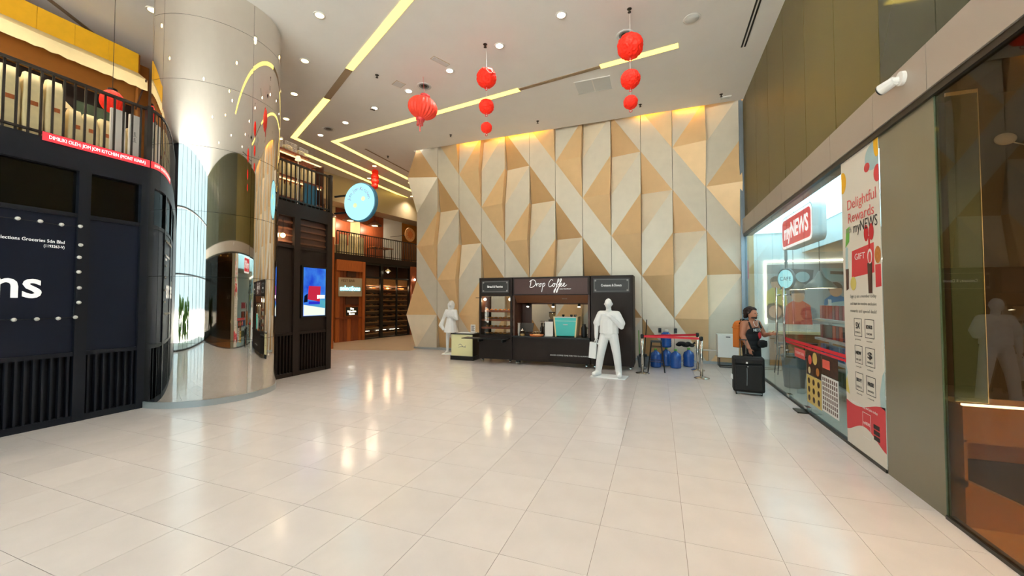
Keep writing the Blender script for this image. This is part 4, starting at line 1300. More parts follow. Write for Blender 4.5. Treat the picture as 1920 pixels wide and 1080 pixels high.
# ---- pale yellow promo table
t = thing('promo_counter', 'pale yellow promotion counter on a black base beside the pastry cart', 'counter', (-5.36, 10.42, 0))
bx('base', 'black', -0.37, 0.37, -0.27, 0.27, 0, 0.12, t)
bx('side_panel', 'darkbrown', -0.34, 0.34, -0.22, 0.24, 0.12, 0.74, t)
bx('front_panel', 'yellow_pale', -0.35, 0.33, -0.245, -0.22, 0.12, 0.74, t)
bx('top', 'black', -0.37, 0.37, -0.26, 0.26, 0.74, 0.77, t)
MB().tube([(-0.12 + 0.02 * k, -0.247, 0.42 + 0.04 * math.sin(k * PI / 6)) for k in range(13)], 0.006, 4).build('printed_mark', 'grey_letter', t)
MB().tube([(-0.12 + 0.02 * k, -0.247, 0.37 + 0.02 * math.sin(k * PI / 12)) for k in range(13)], 0.006, 4).build('printed_mark', 'grey_letter', t)
t = thing('menu_tray', 'white tray sheet on the pale yellow counter', 'tray', (-5.3, 10.36, 0.7705))
bx('tray_sheet', 'white', -0.28, 0.26, -0.14, 0.14, 0, 0.008, t); bx('tray_rim', 'greylt', -0.28, 0.26, 0.14, 0.15, 0, 0.02, t)
t = thing('menu_holder', 'small acrylic menu holder standing on the yellow counter', 'menu', (-5.12, 10.4, 0.7795))
bx('foot', 'glass', -0.08, 0.08, -0.05, 0.05, 0, 0.012, t); bx('card', 'white', -0.075, 0.075, -0.004, 0.004, 0.012, 0.24, t)
for k in range(5):
    bx('printed_line', 'black_letter', -0.05, 0.05 - 0.02 * (k % 2), -0.006, -0.004, 0.05 + 0.035 * k, 0.065 + 0.035 * k, t)

# ================================================================= WHITE STATUES
def V(*a): return Vector(a)
# -- man with bag, hand at the chin
st = thing('man_statue', 'white faceted statue of a standing man with bag, hand at his chin', 'statue', (-1.07, 9.14, 0), rad(-6))
bx('plinth_plate', 'statue', -0.39, 0.39, -0.2, 0.22, 0, 0.02, st)
caps = []
for s_, fx, kx in ((-1, -0.25, -0.185), (1, 0.21, 0.18)):
    caps += [(V(s_ * 0.10, 0, 0.93), V(kx, -0.02, 0.5), 0.112, 0.088), (V(kx, -0.02, 0.5), V(fx, 0.02, 0.13), 0.088, 0.072),
             (V(fx, 0.03, 0.075), V(fx + s_ * 0.05, -0.17, 0.07), 0.07, 0.056), (V(fx, 0.02, 0.13), V(fx, 0.03, 0.08), 0.066, 0.06)]
caps += [('e', (0, 0, 0.97), (0.185, 0.125, 0.13)), ('e', (0, 0, 1.13), (0.19, 0.13, 0.2)), ('e', (0, -0.0, 1.24), (0.2, 0.13, 0.24)), ('e', (0, -0.0, 1.36), (0.205, 0.125, 0.12)),
         (V(-0.17, 0, 1.425), V(0.17, 0, 1.425), 0.075, 0.075), 
         (V(-0.19, 0, 1.42), V(-0.275, 0.0, 1.22), 0.078, 0.082), (V(-0.285, 0, 1.2), V(-0.285, -0.03, 0.88), 0.056, 0.04),
         (V(0.19, 0, 1.42), V(0.285, -0.02, 1.22), 0.078, 0.084), (V(0.29, -0.04, 1.14), V(0.09, -0.2, 1.37), 0.056, 0.042), (V(0.29, -0.02, 1.2), V(0.29, -0.04, 1.14), 0.07, 0.056),
         (V(0, 0.0, 1.46), V(0, -0.02, 1.58), 0.062, 0.058), ('e', (0, -0.035, 1.665), (0.082, 0.1, 0.115)), ('e', (0, -0.06, 1.62), (0.06, 0.08, 0.07)),
         (V(0, -0.125, 1.66), V(0, -0.14, 1.635), 0.014, 0.018), (V(-0.085, -0.02, 1.66), V(-0.09, -0.02, 1.64), 0.018, 0.014), (V(0.085, -0.02, 1.66), V(0.09, -0.02, 1.64), 0.018, 0.014)]
caps += hand_caps(V(-0.285, -0.03, 0.87), (0, 0, -1), (0, -1, 0), (1, 0, 0), 1.05, 0.75)
caps += hand_caps(V(0.085, -0.205, 1.375), (-0.85, -0.1, 0.45), (0, 0.1, 1), (0.2, 1, 0.3), 1.05, 0.6)
obj('figure', blob_mesh('figure', caps, 'statue', 0.013, 1, 0.055, True), st)
MB().lathe([(0.19, 0.99), (0.218, 0.99), (0.214, 1.1), (0.205, 1.3), (0.19, 1.3)], 12, (0, 0, 0), Matrix.Diagonal((1, 0.66, 1, 1))).build('shirt_hem', 'statue', st)
bag = MB().poly([(-0.45, -0.09, 0.42), (-0.29, -0.09, 0.4), (-0.27, -0.09, 0.76), (-0.42, -0.09, 0.78)], (0, 0.1, 0)).build('bag', 'statue', st)
MB().tube([(-0.33, -0.04, 0.78), (-0.3, -0.04, 0.84), (-0.24, -0.04, 0.84), (-0.235, -0.04, 0.77)], 0.008, 6).build('bag_handle', 'statue', bag)
bx('phone', 'statue', -0.09, -0.01, -0.25, -0.235, 1.39, 1.43, st)
# -- woman in a short dress
sw = thing('woman_statue', 'white faceted statue of a woman in a short dress by the folded wall', 'statue', (-6.33, 11.25, 0), rad(14))
bx('plinth_plate', 'statue', -0.25, 0.38, -0.22, 0.2, 0, 0.02, sw)
caps = []
for s_, fx, fy in ((-1, -0.11, -0.03), (1, 0.13, 0.04)):
    caps += [(V(s_ * 0.085, 0, 0.88), V(fx, fy * 0.5, 0.47), 0.088, 0.056), (V(fx, fy * 0.5, 0.47), V(fx, fy, 0.1), 0.058, 0.04),
             (V(fx, fy, 0.07), V(fx - 0.03, fy - 0.13, 0.05), 0.04, 0.03), (V(fx, fy, 0.1), V(fx, fy, 0.06), 0.045, 0.045)]
caps += [('e', (0, 0, 1.0), (0.165, 0.12, 0.2)), ('e', (0, 0, 1.25), (0.16, 0.11, 0.18)), (V(-0.14, 0, 1.37), V(0.14, 0, 1.37), 0.06, 0.06),
         (V(-0.15, 0, 1.38), V(-0.27, 0.04, 1.12), 0.062, 0.055), (V(-0.27, 0.04, 1.12), V(-0.33, -0.02, 0.92), 0.055, 0.075), (V(-0.33, -0.02, 0.92), V(-0.24, -0.06, 0.8), 0.07, 0.05),
         (V(0.15, 0, 1.38), V(0.2, -0.04, 1.12), 0.06, 0.05), (V(0.2, -0.04, 1.12), V(0.07, -0.16, 1.2), 0.048, 0.036),
         (V(0, 0, 1.4), V(0, -0.01, 1.52), 0.05, 0.048), ('e', (0, -0.02, 1.6), (0.076, 0.09, 0.105)), ('e', (0, 0.03, 1.61), (0.1, 0.095, 0.12)), (V(-0.075, 0.02, 1.6), V(-0.07, 0.01, 1.47), 0.05, 0.045), (V(0.075, 0.02, 1.6), V(0.07, 0.01, 1.49), 0.045, 0.04),
         (V(0, -0.1, 1.6), V(0, -0.115, 1.58), 0.012, 0.015)]
caps += hand_caps(V(0.065, -0.165, 1.2), (-0.8, -0.1, 0.4), (0, 0, 1), (0.1, 1, 0), 0.9, 0.6)
obj('figure', blob_mesh('figure', caps, 'statue', 0.013, 1, 0.055, True), sw)
MB().lathe([(0.14, 1.15), (0.17, 1.0), (0.215, 0.8), (0.24, 0.7), (0.21, 0.7), (0.13, 0.95)], 14).build('skirt', 'statue', sw)

# ================================================================= TRAVELLER, SUITCASE
# local frame: faces -y, own left = +x; turned 45 degrees so that he faces the shop door
mn = thing('person', 'traveller in a black tank top with orange backpack, pulling the shop door', 'person', (1.68, 8.8, 0), rad(38))
caps = []
for s_ in (-1, 1):
    caps += [(V(s_ * 0.085, 0, 0.84), V(s_ * 0.1, -0.02, 0.46), 0.095, 0.06), (V(s_ * 0.1, -0.02, 0.46), V(s_ * 0.105, 0.02, 0.09), 0.062, 0.04), (V(s_ * 0.105, 0.03, 0.05), V(s_ * 0.115, -0.12, 0.035), 0.04, 0.03)]
caps += [('e', (0, 0, 0.88), (0.155, 0.105, 0.12)), ('e', (0, 0, 1.03), (0.15, 0.1, 0.16)), ('e', (0, 0, 1.2), (0.195, 0.115, 0.15)), (V(-0.16, 0, 1.285), V(0.16, 0, 1.285), 0.066, 0.066),
         (V(0, 0.01, 1.3), V(0, -0.02, 1.4), 0.055, 0.05), ('e', (0, -0.035, 1.475), (0.07, 0.088, 0.105)), ('e', (0, -0.06, 1.43), (0.05, 0.062, 0.055)),
         (V(0, -0.12, 1.485), V(0, -0.132, 1.455), 0.01, 0.016), (V(-0.02, -0.112, 1.425), V(0.02, -0.112, 1.425), 0.012, 0.012), (V(-0.072, -0.02, 1.48), V(-0.072, -0.02, 1.45), 0.015, 0.012), (V(0.072, -0.02, 1.48), V(0.072, -0.02, 1.45), 0.015, 0.012),
         (V(-0.175, 0, 1.28), V(-0.22, -0.0, 1.06), 0.068, 0.05), (V(-0.22, 0, 1.06), V(-0.21, -0.13, 0.83), 0.049, 0.032),
         (V(0.165, 0, 1.28), V(0.27, -0.06, 1.06), 0.06, 0.046), (V(0.27, -0.06, 1.06), V(0.2, -0.25, 1.1), 0.046, 0.031)]
caps += hand_caps(V(-0.205, -0.135, 0.825), (0.05, -0.25, -1), (0.6, -0.8, 0), (0.8, 0.4, 0), 0.92, 0.55)
caps += hand_caps(V(0.2, -0.255, 1.1), (0.46, -0.87, 0.05), (0, 0, 1), (-0.87, -0.46, 0), 0.9, 0.6)
obj('body', blob_mesh('body', caps, 'skin', 0.0095, 2), mn)
tcap = [('e', (0, 0, 0.9), (0.17, 0.12, 0.13)), ('e', (0, 0, 1.03), (0.18, 0.122, 0.16)), ('e', (0, -0.0, 1.16), (0.186, 0.126, 0.14)),
        (V(-0.09, 0.03, 1.25), V(-0.085, 0.02, 1.335), 0.034, 0.026), (V(0.09, 0.03, 1.25), V(0.085, 0.02, 1.335), 0.034, 0.026),
        (V(-0.095, -0.06, 1.22), V(-0.088, -0.01, 1.34), 0.034, 0.024), (V(0.095, -0.06, 1.22), V(0.088, -0.01, 1.34), 0.034, 0.024)]
obj('tank_top', blob_mesh('tank_top', tcap, 'jersey', 0.0095, 2), mn)
sh_ = [('e', (0, 0, 0.84), (0.17, 0.12, 0.1))]
for s_ in (-1, 1): sh_ += [(V(s_ * 0.085, 0, 0.82), V(s_ * 0.105, -0.02, 0.5), 0.105, 0.085)]
obj('shorts', blob_mesh('shorts', sh_, 'jersey', 0.012, 2), mn)
hc = []
for k in range(120):
    a, b = RND.uniform(0, 2 * PI), RND.uniform(-0.25, 1.0)
    d = V(math.cos(a) * math.sqrt(max(0, 1 - b * b)), math.sin(a) * math.sqrt(max(0, 1 - b * b)), b)
    if d.y < -0.3 and b < 0.5: continue
    hc.append(('e', (d.x * 0.105, 0.012 + d.y * 0.108, 1.5 + d.z * 0.1), (RND.uniform(0.018, 0.028),) * 3))
hc.append(('e', (0, 0.02, 1.515), (0.1, 0.1, 0.095)))
for k in range(16):
    a = rad(20 + 140 * k / 15)
    hc.append(('e', (math.cos(a) * 0.1, 0.01 + math.sin(a) * 0.09, 1.43 + RND.uniform(-0.025, 0.02)), (0.03, 0.03, 0.04)))
obj('hair', blob_mesh('hair', hc, 'hair', 0.008, 1), mn)
bc = [('e', (s_ * 0.042 * math.cos(q), -0.06 - 0.05 * math.sin(q), 1.405), (0.016, 0.013, 0.018)) for s_ in (-1, 1) for q in (0, 0.5, 1.0, 1.4)] + [('e', (0, -0.112, 1.392), (0.022, 0.011, 0.018))]
obj('beard', blob_mesh('beard', bc, 'hair', 0.007, 1), mn)
for s_ in (-1, 1):
    MB().ball((s_ * 0.027, -0.118, 1.487), 0.011, (1.3, 0.6, 0.8), 10, 8).build('eye', 'black', mn, smooth=True)
for s_ in (-1, 1):
    obj('shoe', blob_mesh('shoe', [(V(s_ * 0.105, 0.04, 0.05), V(s_ * 0.115, -0.13, 0.04), 0.05, 0.04), ('b', s_ * 0.11 - 0.045, s_ * 0.11 + 0.045, -0.15, 0.08, 0.0, 0.03)], 'white', 0.012, 1), mn)
ch = []
for k in range(15):
    a = PI * k / 14
    ch.append((0.06 * math.cos(a), -0.105 - 0.012 * math.sin(a), 1.335 - 0.1 * math.sin(a)))
MB().tube(ch, 0.004, 6).build('collar_piping', 'white', mn)
obj('chest_print', text_mesh('NETS', 0.075, 'lettering_flat', 0.17, ext=0.004), mn, (0, -0.127, 1.165), (rad(86), 0, 0))
MB().ball((0.085, -0.1, 1.06), 1, (0.05, 0.03, 0.07), 12, 10).build('jersey_patch', 'jersey_red', mn, smooth=True)
obj('waist_bag', blob_mesh('waist_bag', [('e', (0.12, -0.13, 0.9), (0.13, 0.045, 0.08)), ('b', 0.02, 0.22, -0.165, -0.1, 0.84, 0.96)], 'bagblack', 0.012, 2), mn)
# rucksack carried by him
rk = thing('backpack', 'orange canvas backpack on the back of the traveller', 'backpack', (1.68, 8.8, 0.78), rad(38))
obj('pack', blob_mesh('pack', [('b', -0.15, 0.15, 0.15, 0.3, 0.02, 0.48), ('e', (0, 0.24, 0.5), (0.15, 0.09, 0.06)), ('e', (0, 0.3, 0.15), (0.12, 0.06, 0.13))], 'bagorange', 0.014, 3), rk)
bx('top_flap', 'bagorange', -0.155, 0.155, 0.14, 0.31, 0.4, 0.43, rk, 0.01)
for s_ in (-1, 1):
    MB().tube([(s_ * 0.11, 0.16, 0.5), (s_ * 0.115, 0.06, 0.575), (s_ * 0.12, -0.06, 0.53), (s_ * 0.125, -0.115, 0.42)], 0.016, 8).build('strap', 'bagblack', rk)
MB().tube([(-0.05, 0.2, 0.53), (-0.04, 0.2, 0.58), (0.04, 0.2, 0.58), (0.05, 0.2, 0.53)], 0.009, 6).build('grab_loop', 'bagblack', rk)
# suitcase
cs = thing('suitcase', 'large black fabric suitcase on wheels in front of the traveller', 'suitcase', (1.545, 8.42, 0), rad(-5))
bx('shell', 'bagblack', -0.255, 0.255, -0.13, 0.13, 0.05, 0.69, cs, 0.035)
bx('front_pocket', 'bagblack', -0.215, 0.215, -0.16, -0.12, 0.09, 0.55, cs, 0.018)
bx('top_pocket', 'bagblack', -0.22, 0.22, -0.155, -0.12, 0.57, 0.66, cs, 0.014)
MB().tube([(-0.03, -0.162, 0.5), (-0.03, -0.164, 0.35), (-0.035, -0.164, 0.18)], 0.006, 6).build('zip', 'grey', cs)
bx('badge', 'greylt', -0.045, -0.015, -0.163, -0.155, 0.58, 0.61, cs); bx('badge', 'steel', -0.025, -0.008, -0.166, -0.158, 0.515, 0.535, cs)
bx('foot_rail', 'grey', -0.2, 0.2, -0.14, -0.1, 0.03, 0.05, cs)
for x in (-0.2, 0.2):
    for y in (-0.1, 0.1):
        MB().cyl((x - 0.012, y, 0.028), (x + 0.012, y, 0.028), 0.028, n=12).build('wheel', 'black', cs)
MB().tube([(-0.08, 0, 0.69), (-0.06, 0, 0.725), (0.06, 0, 0.725), (0.08, 0, 0.69)], 0.011, 8).build('grab_handle', 'bagblack', cs)
for x in (-0.11, -0.02):
    MB().cyl((x, 0.1, 0.68), (x, 0.1, 0.98), 0.007, n=8).build('pull_tube', 'steel', cs)
bx('pull_grip', 'black', -0.13, 0.0, 0.085, 0.115, 0.98, 1.0, cs)
MB().poly([(-0.29, -0.09, 0.3), (-0.25, -0.1, 0.26), (-0.25, -0.1, 0.35), (-0.28, -0.09, 0.38)], (0.0, 0.006, 0)).build('luggage_tag', 'white', cs)
MB().tube([(-0.265, -0.09, 0.37), (-0.25, -0.05, 0.45)], 0.004, 5).build('tag_cord', 'black', cs)

# ================================================================= QUEUE BARRIER, WATER BOTTLES, CLUTTER
def stanchion(x, y, label, belts):
    t = thing('stanchion', label, 'barrier post', (x, y, 0))
    MB().lathe([(0.16, 0), (0.16, 0.012), (0.12, 0.024), (0.04, 0.034), (0.03, 0.05)], 28).build('base', 'steel', t, smooth=True)
    MB().cyl((0, 0, 0.03), (0, 0, 0.85), 0.032, n=18).build('tube', 'steel', t, smooth=True)
    MB().lathe([(0.036, 0.84), (0.038, 0.85), (0.038, 0.91), (0.03, 0.925), (0.002, 0.93)], 18).build('head', 'black', t, smooth=True)
    for (bx_, by_) in belts:
        d = V(bx_ - x, by_ - y, 0)
        n_ = d.normalized(); L = d.length - 0.04
        a, b = n_ * 0.036, n_ * L
        q = V(-n_.y, n_.x, 0) * 0.0012
        MB().poly([(a + q + V(0, 0, 0.855)), (b + q + V(0, 0, 0.855)), (b + q + V(0, 0, 0.905)), (a + q + V(0, 0, 0.905))], -2 * q).build('belt', 'belt', t)
stanchion(-0.38, 9.87, 'chrome barrier post next to the black cart', [(0.88, 9.71)])
stanchion(0.88, 9.71, 'chrome barrier post standing nearest the suitcase', [])
stanchion(0.89, 10.75, 'chrome barrier post standing behind the other posts', [(-0.38, 9.87)])
wb_me = MB().lathe([(0.1, 0.0), (0.132, 0.015), (0.136, 0.05), (0.13, 0.075), (0.136, 0.1), (0.13, 0.13), (0.136, 0.16), (0.13, 0.2), (0.136, 0.24), (0.136, 0.3), (0.115, 0.37), (0.05, 0.41), (0.032, 0.43), (0.032, 0.46)], 24).mesh('bottle_body', 'bluewater', smooth=True)
cap_me = MB().lathe([(0.036, 0.44), (0.038, 0.48), (0.03, 0.485), (0.001, 0.485)], 16).mesh('cap', 'green_cap', smooth=True)
capw_me = MB().lathe([(0.06, 0.40), (0.06, 0.47), (0.001, 0.475)], 16).mesh('cap', 'white', smooth=True)
pump2 = MB().cyl((0, 0, 0.48), (0, 0, 0.8), 0.008, n=6).box(-0.03, 0.03, -0.02, 0.02, 0.8, 0.87).mesh('pump', 'black')
for x, y, z, lab, cm, pm in ((-0.09, 10.9, 0, 'blue water bottle framed by the legs of the black stool', cap_me, 0), (0.39, 10.92, 0, 'blue water bottle standing foremost of the pile', cap_me, 0),
                         (0.72, 11.3, 0, 'blue water bottle standing apart under the black bag', cap_me, 0), (0.17, 11.22, 0, 'blue water bottle at the back carrying another bottle', cap_me, 0), (0.17, 11.22, 0.487, 'blue water bottle with a white cap standing on top of another', capw_me, 0)):
    t = thing('water_bottle', lab, 'bottle', (x, y, z))
    obj('bottle_body', wb_me, t); obj('cap', cm, t)
for k, x in enumerate((0.0, 0.33)):
    t = thing('wall_hook', ('small black hook on the folded wall above the stool', 'small black hook on the folded wall above the stacked bottle')[k], 'hook', (x * 1.25 + 0.02, YB - 0.012, 0.86))
    bx('plate', 'black', -0.04, 0.04, -0.02, 0.0, -0.05, 0.08, t); bx('peg', 'black', -0.012, 0.012, -0.08, -0.02, 0.02, 0.045, t)
t = thing('black_bag', 'crumpled black plastic bag lying over the separate water bottle', 'bag', (0.62, 11.42, 0.487))
cap_b = [('e', (RND.uniform(-0.16, 0.2), RND.uniform(-0.08, 0.08), RND.uniform(0.05, 0.11)), (RND.uniform(0.06, 0.1), 0.07, 0.05)) for k in range(12)]
obj('bag_body', blob_mesh('bag_body', cap_b, 'bagblack', 0.014, 1, 0.4, True), t)
MB().cyl((0.2, 0, 0.08), (0.27, 0.0, 0.13), 0.012, 0.03, 8).build('knot', 'bagblack', t)
t = thing('stool', 'black metal stool with splayed legs in front of the blue bottles', 'stool', (-0.07, 10.27, 0))
bx('seat', 'black', -0.13, 0.13, -0.12, 0.12, 0.71, 0.745, t, 0.01)
for sx in (-1, 1):
    for sy in (-1, 1):
        MB().cyl((sx * 0.11, sy * 0.1, 0.71), (sx * 0.19, sy * 0.17, 0.0), 0.016, n=8).build('leg', 'black', t)
for z_, w_ in ((0.25, 0.162), (0.6, 0.122)):
    for sy in (-1, 1):
        MB().cyl((-w_, sy * w_ * 0.9, z_), (w_, sy * w_ * 0.9, z_), 0.009, n=6).build('stretcher', 'black', t)
t = thing('mop', 'thin dark pole leaning beside the black cart', 'mop', (-0.37, 10.42, 0))
MB().cyl((0.0, 0, 0.03), (0.08, 0.05, 1.25), 0.011, n=8).build('pole', 'black', t)
MB().ball((0, 0, 0.035), 1, (0.07, 0.05, 0.035), 12, 8).build('mop_head', 'grey', t, smooth=True)
t = thing('mop_bucket', 'grey mop bucket with a yellow-green handle behind the barrier post', 'bucket', (-0.4, 10.78, 0))
MB().lathe([(0.11, 0), (0.15, 0.27), (0.16, 0.28), (0.145, 0.28), (0.105, 0.02), (0.001, 0.02)], 20).build('tub', 'grey', t, smooth=True)
MB().cyl((-0.08, 0, 0.05), (-0.1, 0.02, 0.95), 0.012, n=8).build('handle', 'green_cap', t)
MB().box(-0.1, 0.1, -0.06, 0.06, 0.24, 0.34).build('wringer', 'black', t)
t = thing('white_cabinet', 'white low cabinet on a black leg frame by the folded wall', 'cabinet', (1.66, 11.42, 0))
bx('body', 'white', -0.24, 0.24, 0.0, 0.34, 0.26, 0.85, t)
d_ = bx('door', 'white', -0.235, 0.235, -0.018, 0, 0.27, 0.84, t)
bx('finger_slot', 'black', -0.05, 0.05, -0.021, -0.018, 0.78, 0.8, d_)
for sy in (0.02, 0.3):
    MB().tube([(-0.2, sy, 0.25), (-0.2, sy, 0.012), (0.2, sy, 0.012), (0.2, sy, 0.25)], 0.012, 6).build('leg_frame', 'black', t)
t = thing('wall_pipe', 'thin white pipe running along the folded wall to the cabinet', 'pipe', (0.9, YB - 0.3, 0.4))
MB().cyl((0.0, 0, 0), (0.52, 0, 0), 0.018, n=10).build('pipe_run', 'white', t)
for x in (0.05, 0.45):
    MB().cyl((x, 0.3, 0), (x, 0, 0), 0.01, n=6).build('clip', 'white', t)

# ================================================================= CONVENIENCE STORE (behind the clear glass)
hc_ = bpy.data.objects['ceiling_store_high']
for k in range(5):
    bx('light_panel', 'lightbox_c', XR + 0.12, 3.5, 5.75 + 1.3 * k, 5.75 + 1.3 * k + 1.28, 3.535, 3.56, hc_)
# hanging name sign
sg = thing('hanging_sign', 'hanging red rounded light-box sign with white lettering inside the store', 'sign', (2.56, 8.87, 3.11))
def rrect(hy, hz, r, x, n=6):
    out = []
    for cy, cz, a0 in ((hy - r, hz - r, 0), (-hy + r, hz - r, 90), (-hy + r, -hz + r, 180), (hy - r, -hz + r, 270)):
        for k in range(n + 1):
            a = rad(a0 + 90 * k / n)
            out.append((x, cy + r * math.cos(a), cz + r * math.sin(a)))
    return out
MB().poly(rrect(0.88, 0.33, 0.13, 0.1), (-0.2, 0, 0)).build('box', 'greylt', sg)
MB().poly(rrect(0.865, 0.315, 0.12, -0.1), (-0.003, 0, 0)).build('white_border', 'white_sign', sg)
MB().poly(rrect(0.81, 0.265, 0.1, -0.103), (-0.003, 0, 0)).build('red_face', 'red_sign', sg)
text('myNEWS', 0.42, 'white_sign', sg, (-0.108, 0, 0.0), ROT_RIGHT, width=1.4, ext=0.001, bold=0.012)
for y in (-0.45, 0.45):
    MB().cyl((0, y, 0.33), (0, y, 0.43), 0.012, n=8).build('hanger', 'greylt', sg)
t = thing('bubble_sign', 'small oval blue light-up sign hanging inside the store', 'sign', (2.72, 10.5, 2.22), rad(-35))
MB().lathe([(0.001, -0.05), (0.24, -0.05), (0.26, 0), (0.24, 0.05), (0.001, 0.05)], 32, (0, 0, 0), Matrix.Diagonal((0.7, 1, 1, 1)) @ Matrix.Rotation(rad(90), 4, 'X')).build('disc', 'grey', t)
MB().lathe([(0.001, 0.0), (0.21, 0.0), (0.21, 0.01), (0.001, 0.01)], 32, (0, 0, 0.05), Matrix.Diagonal((0.7, 1, 1, 1)) @ Matrix.Rotation(rad(90), 4, 'X')).build('face', 'cyan_sign', t)
text('CAFE', 0.12, 'sign_blue_edge', t, (0, -0.064, 0), ROT_FRONT, width=0.22, ext=0.001)
MB().cyl((0, 0, 0.25), (0, 0, 1.34), 0.03, n=8).build('pole', 'grey', t)
t = thing('vertical_red_sign', 'narrow upright red sign on the white store wall', 'sign', (2.26, 12.335, 2.32))
bx('board', 'red_letter', -0.06, 0.06, -0.02, 0.0, 0, 0.5, t)
text('SELF', 0.09, 'lettering_flat', t, (0, -0.022, 0.25), (rad(90), rad(-90), 0), width=0.32, ext=0.0005)
# mural
mu = thing('wall_mural', 'illustrated mural of people sharing a meal on the store back wall', 'mural', (2.75, 12.338, 1.13))
M['mural_bg'] = mat('mural_grey', '#b4b1ae', 0.6); M['m_skin'] = mat('mural_skin', '#e0a888', 0.6); M['m_hair'] = mat('mural_brown', '#6e564c', 0.6)
M['m_red'] = mat('mural_red', '#df6250', 0.6); M['m_blue'] = mat('mural_blue', '#4a86b8', 0.6); M['m_yel'] = mat('mural_yellow', '#d8c86c', 0.6); M['m_dark'] = mat('mural_dark', '#5c5a5c', 0.6); M['m_teal'] = mat('mural_teal', '#a9c4c6', 0.6)
bx('mural_sheet', 'mural_bg', 0, 4.1, -0.012, 0.0, 0, 1.56, mu)
def mdisc(x, z, rx, rz, m, ly=1):
    MB().poly([(x + rx * math.cos(2 * PI * k / 24), -0.012 - 0.0012 * ly, z + rz * math.sin(2 * PI * k / 24)) for k in range(24)], (0, 0.001, 0)).build('painted_shape', m, mu)
def mpoly(pts, m, ly=1):
    MB().poly([(x, -0.012 - 0.0012 * ly, z) for x, z in pts], (0, 0.001, 0)).build('painted_shape', m, mu)
def mfig(x, z, s, shirt):
    mpoly([(x - 0.3 * s, z - 0.75 * s), (x + 0.32 * s, z - 0.75 * s), (x + 0.28 * s, z - 0.25 * s), (x + 0.1 * s, z - 0.12 * s), (x - 0.1 * s, z - 0.12 * s), (x - 0.26 * s, z - 0.25 * s)], shirt, 1)
    mdisc(x, z + 0.08 * s, 0.17 * s, 0.17 * s, 'm_hair', 2)
    mdisc(x + 0.01 * s, z, 0.15 * s, 0.17 * s, 'm_skin', 3)
    mpoly([(x - 0.16 * s, z + 0.06 * s), (x + 0.16 * s, z + 0.08 * s), (x + 0.12 * s, z + 0.2 * s), (x - 0.12 * s, z + 0.2 * s)], 'm_hair', 4)
mfig(0.2, 1.05, 0.8, 'm_yel'); mfig(0.68, 0.72, 1.0, 'm_red'); mfig(1.5, 0.85, 0.9, 'm_blue'); mfig(2.05, 1.0, 0.8, 'm_yel'); mfig(2.9, 0.8, 1.0, 'm_red'); mfig(3.6, 0.95, 0.85, 'm_teal')
mdisc(0.15, 0.3, 0.22, 0.24, 'm_hair'); mdisc(0.17, 0.3, 0.15, 0.17, 'm_skin', 2)
mdisc(1.75, 0.35, 0.55, 0.24, 'm_teal', 5)
for x, z in ((1.5, 0.4), (1.75, 0.3), (2.0, 0.42)): mdisc(x, z, 0.09, 0.07, 'm_dark', 6)
mpoly([(1.2, 1.45), (2.5, 1.38), (2.5, 1.05), (1.35, 1.1)], 'm_teal', 1); mpoly([(1.4, 1.36), (2.4, 1.3), (2.4, 1.22), (1.4, 1.28)], 'm_dark', 2)
mpoly([(0.5, 1.45), (1.05, 1.4), (1.0, 1.0), (0.6, 1.05)], 'm_dark', 1); mdisc(0.8, 1.22, 0.16, 0.14, 'm_teal', 2)
sb_ = bpy.data.objects['wall_store_back']
bx('led_cove', 'led', 2.69, 2.72, 12.31, 12.338, 1.1, 2.8, sb_); bx('led_cove', 'led', 2.69, 6.9, 12.31, 12.338, 2.76, 2.79, sb_)
for k, (x, y_) in enumerate(((3.15, 11.6), (3.28, 10.3))):
    t = thing('pendant_lamp', ('grey bell-shaped pendant lamp in the store, nearer the oval sign', 'grey bell-shaped pendant lamp in the store, nearer the banner')[k], 'lamp', (x, y_, 2.0))
    MB().lathe([(0.3, 0), (0.29, 0.02), (0.2, 0.13), (0.08, 0.24), (0.03, 0.36), (0.015, 0.37)], 28).build('shade', 'pendant_grey', t, smooth=True)
    MB().cyl((0, 0, 0.0), (0, 0, 0.012), 0.27, n=24).build('diffuser', 'led', t)
    MB().cyl((0, 0, 0.36), (0, 0, 1.54), 0.006, n=6).build('cord', 'black', t)
t = thing('bench_counter', 'cream window bench with a lit ledge along the store back wall', 'counter', (2.75, 12.1, 0))
bx('ledge', 'awning', 0, 2.2, -0.15, 0.2, 0.86, 0.92, t); bx('back_strip', 'white', 0, 2.2, 0.17, 0.2, 0.92, 1.1, t); bx('panel', 'wood_tan', 0, 2.2, 0.1, 0.14, 0.0, 0.86, t)
for k, x in enumerate((2.72, 3.25)):
    t = thing('bar_stool', ('thin-legged dark bar stool in the store by the door', 'thin-legged dark bar stool in the store near the bench end')[k], 'stool', (x, 10.9, 0.006))
    MB().cyl((0, 0, 0.7), (0, 0, 0.74), 0.16, n=18).build('seat', 'wood_dark', t)
    for q in range(4):
        a = PI / 4 + q * PI / 2
        MB().cyl((0.1 * math.cos(a), 0.1 * math.sin(a), 0.7), (0.2 * math.cos(a), 0.2 * math.sin(a), 0), 0.011, n=6).build('leg', 'black', t)
t = thing('grey_bin', 'tall grey waste bin just inside the store glass', 'bin', (2.52, 9.35, 0.006))
MB().lathe([(0.17, 0), (0.21, 0.58), (0.22, 0.6), (0.2, 0.6), (0.165, 0.02), (0.001, 0.02)], 24).build('bin_body', 'grey', t, smooth=True)
MB().lathe([(0.22, 0.6), (0.23, 0.62), (0.2, 0.65), (0.19, 0.62)], 24).build('rim', 'alu_dark', t, smooth=True)
